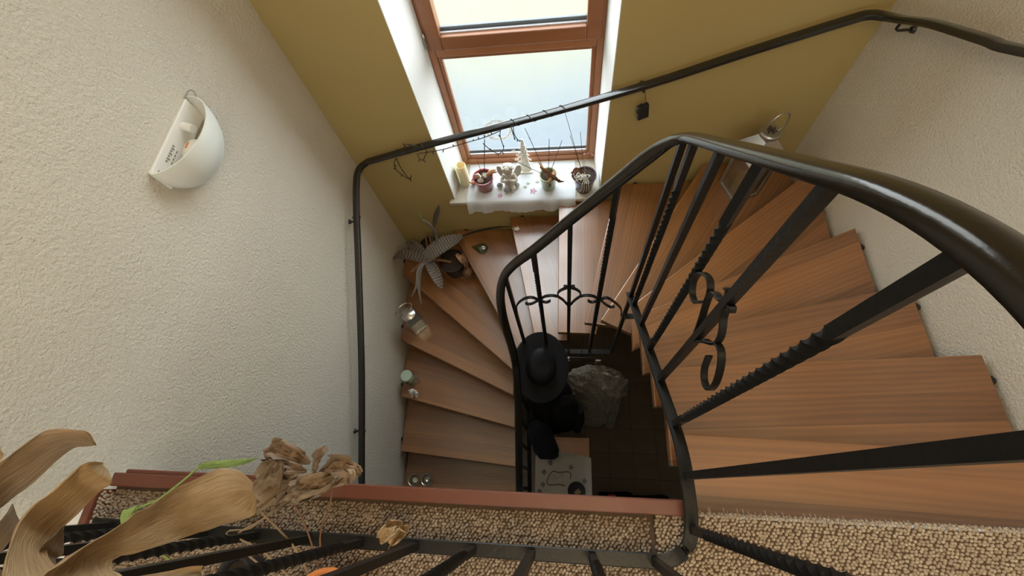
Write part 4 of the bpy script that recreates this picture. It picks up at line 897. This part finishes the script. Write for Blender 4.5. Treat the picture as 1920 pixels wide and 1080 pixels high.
# hat
hc = px(1014, 688, 2, -1.30); tilt = Matrix.Rotation(.16, 3, 'X') @ Matrix.Rotation(.15, 3, 'Y') @ Matrix.Diagonal((1.08, 1.35, .8))
HA = tag(empty('hat', tuple(hc)), 'wide-brimmed black hat hung on top of the coat stand', 'hat')
m = MB(); m.lathe([(.075, .0), (.11, .002), (.145, .010), (.150, .016), (.146, .017), (.11, .010), (.078, .010)], 36, hc, tilt); m.build('brim', 'felt_black', HA)
m = MB(); m.lathe([(.080, .006), (.079, .05), (.074, .085), (.062, .103), (.035, .108), (.001, .100)], 32, hc, tilt); cr_ = m.build('crown', 'felt_black', HA)
m = MB(); m.lathe([(.0805, .012), (.0815, .013), (.081, .034), (.080, .035)], 32, hc, tilt); m.build('hat_band', 'coat_black', cr_)
def coat(name, label, mat, c0, c1, sc, sleeves=(), seed=0, collar=True, cat='coat', group=None):
    E_ = tag(empty(name, tuple(c1)), label, cat, group); m = MB(); drape(m, c0, c1, secs(sc), seed=seed); m.build('body', mat, E_)
    for a, b_, r_ in sleeves:
        m = MB(); a, b_ = Vector(a), Vector(b_); m.tube(smooth_path([a, a.lerp(b_, .5) + Vector((.01, -.01, 0)), b_], 5), [r_] * 6 + [r_ * .9] * 5, 14); m.build('sleeve', mat, E_)
    if collar:
        m = MB(); cc = Vector(c0) + Vector((0, 0, -.015)); m.tube([cc + Vector((sc[1][1] * .8 * math.cos(t), sc[1][2] * .9 * math.sin(t), 0)) for t in [2 * PI * k / 16 for k in range(17)]], .022, 8); m.build('collar', mat, E_)
    return E_
g0 = px(1116, 693, 2, -1.56); g1 = px(1108, 785, 2, -2.22)
FC = coat('fur_coat', 'grey curly fur coat hanging from a clip hanger in the stair well', 'fur_grey', g0, g1, [(0, .06, .02), (.05, .13, .045), (.16, .19, .07), (.24, .175, .08), (.30, .15, .08), (.6, .155, .09), (.85, .15, .085), (.97, .11, .06), (1, .03, .02)],
  [(g0 + Vector((.14, -.02, -.10)), px(1140, 800, 2, -2.30), .045), (g0 + Vector((-.14, -.03, -.08)), px(1075, 755, 2, -2.05), .042)], 1, False)
for sx, rz in ((-1, .5), (1, -.4)):                  # wide lapels falling from the shoulders
    m = MB(); s_ = smooth_path([g0 + Vector((sx * .02, -.03, .0)), g0 + Vector((sx * .09, -.075, -.03)), g0 + Vector((sx * .17, -.09, -.10)), g0 + Vector((sx * .20, -.08, -.17))], 5); n_ = len(s_)
    m.ribbon(s_, [.03 + .045 * math.sin(PI * (.1 + .85 * i / (n_ - 1))) for i in range(n_)], (0, -.6, -.8), thick=.02, fold=.2, ruf=.25, seed=sx + 4); m.build('lapel', 'fur_grey', FC)
tx = bpy.data.textures.new('fur_clumps', 'CLOUDS'); tx.noise_scale = .035; tx.noise_depth = 3
for o in FC.children:
    ss = o.modifiers.new('subdivide', 'SUBSURF'); ss.levels = ss.render_levels = 2
    dm = o.modifiers.new('fur_relief', 'DISPLACE'); dm.texture = tx; dm.texture_coords = 'LOCAL'; dm.strength = .035; dm.mid_level = .5
m = MB(); m.ball(g0 + Vector((-.06, -.10, -.12)), .013, .010, .02, 8); m.build('black_toggle', 'coat_black', FC)
hg = tag(empty('clip_hanger', (.1, .735, -1.45)), 'wire trouser hanger with two silver clips hooked on the lower rail', 'hanger')
m = MB(); m.tube([(-.03, .732, -1.475), (.225, .728, -1.478)], .003, 6); m.tube(smooth_path([(.10, .73, -1.476), (.10, .738, -1.44), (.10, .752, -1.405), (.10, .77, -1.412)], 4), .0022, 6); m.build('wire_bar', 'iron', hg)
for u, v in ((1063, 673), (1121, 678)):
    c = px(u, v, 1, .722); m = MB(); m.hexa([c + Vector((a, b_, z)) for z in (-.035, .035) for a, b_ in ((-.018, -.005), (.018, -.005), (.018, .005), (-.018, .005))]); 
    m.v = [Vector((c.x + (v_.x - c.x) * (.65 + 10 * abs(v_.z - c.z) * (1.1 if v_.z < c.z else .7)), v_.y, v_.z)) for v_ in m.v]; m.build('clip', 'silver', hg, smooth=False, bevel=.002)
coat('black_coat', 'long black coat hanging below the black hat', 'coat_black', (-.11, .56, -1.46), (-.10, .50, -2.45), [(0, .03, .03), (.06, .12, .07), (.2, .15, .10), (.6, .14, .11), (1, .15, .12)], [((-.22, .54, -1.56), (-.215, .46, -2.15), .04), ((.0, .5, -1.56), (.02, .40, -2.15), .04)], 2, False)
coat('dark_jacket', 'black jacket hanging between the hat and the grey fur coat', 'coat_black', (.0, .47, -1.50), (.0, .43, -2.15), [(0, .03, .03), (.08, .07, .05), (.3, .085, .06), (1, .09, .07)], [((.08, .44, -1.6), (.08, .37, -2.05), .032)], 3, False)
j0 = px(1008, 800, 2, -1.85); j1 = px(1026, 848, 2, -2.06)
coat('blue_grey_scarf', 'crumpled dark blue-grey garment hanging above the white cloth', 'jeans_dark', j0 + Vector((0, 0, .12)), j1, [(0, .03, .03), (.2, .075, .06), (.6, .08, .07), (1, .085, .05)], (), 5, False, 'clothing')
# chest with cloth
ZTb = -2.10; CH = tag(empty('chest', (-.02, -.05, ZG)), 'low reddish wooden chest under the white cloth at the foot of the stairs', 'chest')
one('box', -.205, .165, -.40, .320, ZTb - .03, ZTb).build('top', 'chest_wood', CH, smooth=False, bevel=.004)
one('box', -.195, .155, -.39, .310, ZG + .06, ZTb - .03).build('body', 'chest_wood', CH, smooth=False)
for x in (-.19, .13):
    for y in (-.38, .28): one('box', x, x + .03, y, y + .03, ZG, ZG + .06).build('foot', 'chest_wood', CH, smooth=False)
for z0, z1 in ((-2.76, -2.46), (-2.45, -2.15)):
    dd = one('box', -.185, .145, .310, .320, z0, z1).build('drawer', 'chest_wood', CH, smooth=False, bevel=.003); m = MB(); m.ball((-.02, .328, (z0 + z1) / 2), .012, n=8); m.build('knob', 'dull_steel', dd)
m = MB(); NU = 44; gr = []
for s_, dz in ((0, .006), (1, .003)):
    g = []
    for j in range(31):
        fy = j / 30; r_ = []
        for i in range(NU + 1):
            fx = i / NU; x = -.222 + .41 * fx; y = -.22 + (.40 + .03 * math.sin(fx * 3.2)) * fy + (.006 * abs(math.sin(fx * 40)) if j == 30 else 0)
            z = ZTb + dz + .003 * max(0, noise.noise(Vector((x * 12, y * 12, 4))))
            if x < -.207: z -= (-.207 - x) * 5; x = -.212 - (0 if s_ else .002)
            if x > .168: z -= (x - .168) * 3.5; x = .172 + (0 if s_ else .002)
            r_.append(Vector((x, y, z)))
        g.append(r_)
    gr.append(g)
m.rings(gr[0], closed=False); m.rings(gr[1][::-1], closed=False)
LCl = tag(m.build('chest_cloth', 'linen', angle=60), 'white embroidered cloth laid over the chest in the stair well', 'cloth')
m = MB()
for u, v in ((1071, 876), (1020, 885), (1032, 868), (1096, 902), (1018, 908), (1012, 922)):
    c = px(u, v, 2, ZTb + .009); flower(m, c, .018, 5)
m.build('violet_embroidery', 'thread_violet', LCl, kind='stuff')
nk = px(1048, 897, 2, ZTb + .010); m = MB(); m.tube(smooth_path([nk + Vector((.075 * math.cos(a) * (1 + .25 * math.sin(2 * a)), .05 * math.sin(a) + .012 * math.sin(3 * a), 0)) for a in [2 * PI * k / 18 for k in range(17)]], 4), .0022, 6)
NK = tag(empty('necklace', tuple(nk)), 'thin dark bead necklace lying on the white chest cloth', 'necklace'); m.build('cord', 'wire_dark', NK)
for k, (u, v) in enumerate(((1036, 894), (1043, 895), (1052, 891), (1052, 906))):
    c = px(u, v, 2, ZTb + .012); m = MB(); m.ball(c, .011, .010, .006, 8); m.build('stone_pendant', 'stone_white', NK)
dc = px(1081, 921, 2, ZTb + .007); DI = tag(empty('black_dish', tuple(dc)), 'round black dish standing on the white chest cloth', 'dish')
m = MB(); m.lathe([(.001, .001), (.04, .001), (.058, .014), (.060, .016), (.056, .016), (.04, .006), (.001, .005)], 28, dc); m.build('bowl', 'pot_black', DI)
m = MB(); m.obox(dc + Vector((.006, -.006, .012)), .04, .03, .003, Matrix.Rotation(.7, 3, 'Z')); tag(m.build('paper_slip', 'twig', smooth=False), 'small brownish slip of paper lying in the black dish', 'paper')
for k, (u, v, lb) in enumerate(((1150, 927, 'black shoe with red tab on the ground floor tiles'), (1216, 933, 'plain black shoe beside the red-tabbed shoe'))):
    c = px(u, v, 2, ZG); c.y -= .02; SH = tag(empty('shoe', (c.x, c.y, ZG)), lb, 'shoe'); m = MB()
    rs = []
    for f, w_, h_ in ((0, .03, .06), (.1, .036, .085), (.35, .036, .085), (.55, .040, .06), (.8, .046, .045), (.95, .038, .035), (1, .02, .025)):
        rs.append([Vector((c.x - .12 + .28 * f, c.y, ZG + .012)) + Vector((0, w_ * math.cos(a), max(0, h_ * math.sin(a)))) for a in [2 * PI * j / 16 for j in range(16)]])
    m.rings(rs); m.build('upper', 'coat_black', SH); m = MB(); m.prism([(c.x - .125 + .29 * f, c.y + w_) for f, w_ in ((0, .03), (.35, .036), (.8, .047), (.97, .03), (1, 0), (.97, -.03), (.8, -.047), (.35, -.036), (0, -.03))][::-1], ZG + .0005, ZG + .014); m.build('sole', 'black_plastic', SH, smooth=False)
    if k == 0: m = MB(); m.hexa([(c.x + a - .02, c.y + b_, z) for z in (ZG + .07, ZG + .098) for a, b_ in ((-.03, -.02), (.03, -.02), (.03, .02), (-.03, .02))]); m.build('red_tab', 'red_plastic', SH, smooth=False, bevel=.004)

# ================================================================== withered plant on the landing
tf = px(622, 1064, 2, .14); pc = Vector((tf.x, tf.y - .090, .010))
WP_ = pot('withered_plant', 'withered big-leaved plant leaning through the landing balustrade from a terracotta pot', 'terracotta', pc.x, pc.y, .010, .086, .062, .13, lip=.004, soil=.02, cat='plant')
def sheet(stations, bulge, mat, name='leaf', m_=6, ruf=.0, seed=0, n=4, thick=.0016, curl=0.0):
    """a leaf blade between two edges: rows of (u, v, z, u, v, z)"""
    st = smooth_path(stations, n); top = []; al = []; ac = []; d = 0
    for i, s_ in enumerate(st):
        a = px(s_[0], s_[1], 2, s_[2]); b_ = px(s_[3], s_[4], 2, s_[5]); w_ = (b_ - a).length
        if i: d += ((a + b_) / 2 - pc_).length
        pc_ = (a + b_) / 2
        for j in range(2 * m_ + 1):
            q = j / (2 * m_); p_ = a.lerp(b_, q); k_ = 1 - abs(2 * q - 1)
            p_.z += bulge * w_ * (k_ ** .8) - curl * w_ * (1 - k_) ** 4
            if ruf: p_.z += ruf * w_ * noise.noise(Vector((d * 30 + seed, q * 4, seed)))
            if ruf: p_ += Vector((noise.noise(Vector((d * 26, q * 5, seed + 3))), noise.noise(Vector((d * 26, q * 5, seed + 9))), 0)) * ruf * w_ * .4
            top.append(p_); al.append(d * 10); ac.append(2 * q - 1)
    k = 2 * m_ + 1; N = len(st); nn = len(top); bot = [p_ - Vector((0, 0, thick)) for p_ in top]; fs = []
    for i in range(N - 1):
        for j in range(k - 1):
            a = i * k + j; fs += [(a, a + 1, a + k + 1, a + k), (nn + a, nn + a + k, nn + a + k + 1, nn + a + 1)]
        a = i * k; fs.append((a, a + k, nn + a + k, nn + a)); a += k - 1; fs.append((a, nn + a, nn + a + k, a + k))
    for i in (0, N - 1):
        for j in range(k - 1): a = i * k + j; fs.append((a, nn + a, nn + a + 1, a + 1))
    mm = MB(); mm.add(top + bot, fs, along=al + al, across=ac + ac); return mm.build(name, mat, WP_, angle=70)
sheet([(30, 1125, .80, 260, 1150, .66), (91, 1073, .76, 232, 1088, .64), (175, 1015, .69, 208, 1052, .61), (255, 964, .60, 300, 1024, .52), (328, 917, .52, 370, 999, .43), (383, 891, .47, 430, 981, .38), (412, 878, .44, 473, 967, .36), (446, 882, .41, 480, 950, .36), (474, 905, .38, 479, 930, .37)], .34, 'leaf_tan', ruf=.05, seed=2)
sheet([(190, 867, .67, 198, 880, .66), (160, 865, .70, 200, 905, .66), (138, 873, .71, 177, 920, .66), (120, 891, .72, 150, 945, .67), (80, 925, .73, 128, 966, .67), (48, 947, .74, 100, 992, .68), (25, 975, .75, 82, 1015, .70), (8, 1010, .76, 76, 1046, .71), (-15, 1090, .78, 120, 1100, .73)], .10, 'leaf_tan', ruf=.03, seed=5, curl=.12)
sheet([(178, 832.5, .68, 179, 835, .68), (157, 811, .71, 150, 837, .68), (133, 805, .72, 126, 840, .68), (84, 804, .73, 91, 866, .69), (47, 822, .74, 47, 906, .70), (0, 857, .75, 0, 942, .71), (-60, 900, .76, -50, 1000, .73), (-90, 1010, .78, 0, 1090, .75)], .09, 'leaf_brown', ruf=.03, seed=8, curl=.1)
sheet([(116, 984, .69, 117.5, 987, .69), (104, 1000, .70, 117, 1020, .67), (88, 1015, .71, 116, 1040, .67), (74, 1032, .71, 102, 1050, .68), (60, 1060, .72, 110, 1075, .69)], .12, 'leaf_brown', seed=4)
sheet([(-2, 838, .7, 4, 850, .69), (-14, 838, .7, 0, 862, .69), (-50, 850, .72, -40, 890, .70)], .1, 'leaf_tan', seed=9)
sheet([(379, 1061, .57, 379, 1084, .54), (350, 1063, .59, 340, 1100, .55), (310, 1072, .61, 300, 1115, .57), (230, 1085, .65, 215, 1130, .61)], .1, 'leaf_tan', seed=11)
sheet([(-20, 1000, .70, -20, 1060, .68), (10, 965, .69, 20, 1010, .67), (22, 945, .68, 40, 985, .66)], .05, 'leaf_brown', seed=12)
stem = lambda L_, r_=.003, mt='twig', nm='stalk': (lambda m: (m.tube(smooth_path([px(u, v, 2, z) if len(q) == 3 else Vector(q[:3]) for q in L_ for u, v, z in (q[:3],)], 4), r_, 6), m.build(nm, mt, WP_)))(MB())
pt = Vector((pc.x, pc.y, .12))
def stalk(pts, r_=.003, mt='twig', first=True):
    q = ([tuple(pt)] if first else []) + [tuple(px(*a[:2], 2, a[2])) for a in pts]; m = MB(); m.tube(smooth_path(q, 5), r_, 6); return m.build('stalk', mt, WP_)
stalk([(430, 1190, .35), (220, 1210, .60), (100, 1110, .76)], .005); stalk([(330, 1260, .45), (110, 1220, .72), (20, 1095, .77)], .005); stalk([(250, 1300, .5), (0, 1230, .76), (-50, 1060, .77)], .005); stalk([(420, 1150, .4), (330, 1100, .58)], .004)
# crumpled leaves hanging over the landing edge
cr_l = [([(478, 952, .20), (494, 925, .23), (508, 895, .24), (520, 868, .22)], .036, 'leaf_brown'), ([(520, 950, .17), (545, 922, .20), (590, 910, .20), (628, 897, .17)], .030, 'leaf_brown'), ([(500, 862, .22), (512, 842, .25), (545, 852, .25), (582, 868, .21)], .022, 'leaf_grey_brown'),
  ([(588, 884, .20), (594, 864, .23), (604, 846, .24), (612, 837, .23)], .012, 'leaf_grey_brown'), ([(600, 892, .17), (630, 876, .20), (652, 878, .20), (677, 888, .17)], .024, 'leaf_grey_brown'), ([(548, 935, .15), (575, 932, .17), (622, 910, .15)], .016, 'leaf_brown'),
  ([(624, 908, .15), (640, 902, .17), (652, 892, .16)], .012, 'leaf_brown'), ([(488, 885, .19), (530, 882, .20), (575, 884, .17)], .022, 'leaf_grey_brown'), ([(640, 872, .19), (655, 890, .20), (655, 904, .17)], .014, 'leaf_brown')]
for k, (L_, wd, mt) in enumerate(cr_l):
    s_ = smooth_path([px(u, v, 2, z) for u, v, z in L_], 6); n_ = len(s_); e = Vector(s_[-1]) - Vector(s_[0]); sd = e.cross(Vector((.1, .2, 1)))
    m = MB(); m.ribbon(s_, [wd * max(.05, math.sin(PI * (.06 + .92 * i / (n_ - 1)))) ** .7 for i in range(n_)], tuple(sd), fold=[.5 + .5 * math.sin(k + i * .5) for i in range(n_)], ruf=1.1, seed=k + 1, m=5); m.build('crumpled_leaf', mt, WP_, angle=24)
stalk([(560, 1040, .13), (520, 990, .17), (478, 950, .20)], .0022); stalk([(500, 1040, .14), (445, 1005, .13), (490, 975, .16), (560, 920, .2), (592, 888, .20)], .0022); stalk([(600, 1010, .10), (618, 950, .14), (624, 908, .15)], .0018, 'dry_brown'); stalk([(430, 1010, .12), (470, 990, .14), (520, 950, .17)], .002)
stalk([(590, 1040, .12), (560, 960, .16), (505, 880, .21)], .0018, 'dry_brown')
# the one green leaf
s_ = smooth_path([px(u, v, 2, z) for u, v, z in ((371, 876, .24), (395, 874, .25), (430, 871, .25), (460, 866, .25), (484, 859, .24))], 5); n_ = len(s_)
m = MB(); m.ribbon(s_, [.0095 * max(.08, math.sin(PI * min(.98, .22 + .76 * i / (n_ - 1)))) * (1 + .22 * math.sin(i * 2.4)) for i in range(n_)], (0, 1, .6), fold=.7, ruf=.5, m=4, seed=4); m.build('green_leaf', 'leaf_green', WP_)
stalk([(380, 1090, .28), (250, 975, .33), (300, 935, .30), (345, 900, .26), (372, 876, .24)], .0022, 'leaf_green')
s_ = smooth_path([px(u, v, 2, z) for u, v, z in ((232, 985, .33), (245, 962, .34), (258, 948, .33))], 5); n_ = len(s_); m = MB(); m.ribbon(s_, [.014 * math.sin(PI * (.1 + .85 * i / (n_ - 1))) for i in range(n_)], (1, .3, .2), fold=.4); m.build('green_leaf', 'leaf_green', WP_)
# small dark cup among the leaves
cc = px(438, 1078, 2, .09); pot('small_dark_pot', 'small dark plant pot on the carpet left of the terracotta pot', 'pot_black', cc.x, cc.y, .010, .036, .028, .085, cat='pot')
# crumpled dead leaf caught on the lower rail
fl_ = px(742, 1000, 2, .075); FL = tag(empty('fallen_leaf', (fl_.x, fl_.y, .065)), 'single crumpled dry leaf caught on the lower landing rail', 'leaf')
for k, (L_, wd) in enumerate((([(712, 1012), (728, 998), (742, 985), (752, 978)], .020), ([(732, 1022), (742, 1008), (752, 996), (766, 986)], .018), ([(748, 990), (760, 992), (768, 984)], .012))):
    s_ = smooth_path([px(u, v, 2, .085 + .012 * math.sin(i * 2 + k)) for i, (u, v) in enumerate(L_)], 6); n_ = len(s_); e = Vector(s_[-1]) - Vector(s_[0])
    m = MB(); m.ribbon(s_, [wd * max(.08, math.sin(PI * (.08 + .88 * i / (n_ - 1)))) ** .7 for i in range(n_)], tuple(e.cross(Vector((.1, .1, 1)))), fold=.7, ruf=1.1, seed=k + 20, m=5); m.build('blade', 'leaf_tan', FL, angle=24)
m = MB(); m.tube([px(728, 1030, 2, .068), px(735, 1015, 2, .078), px(745, 1000, 2, .085)], .0014, 5); m.build('stem', 'dry_brown', FL)
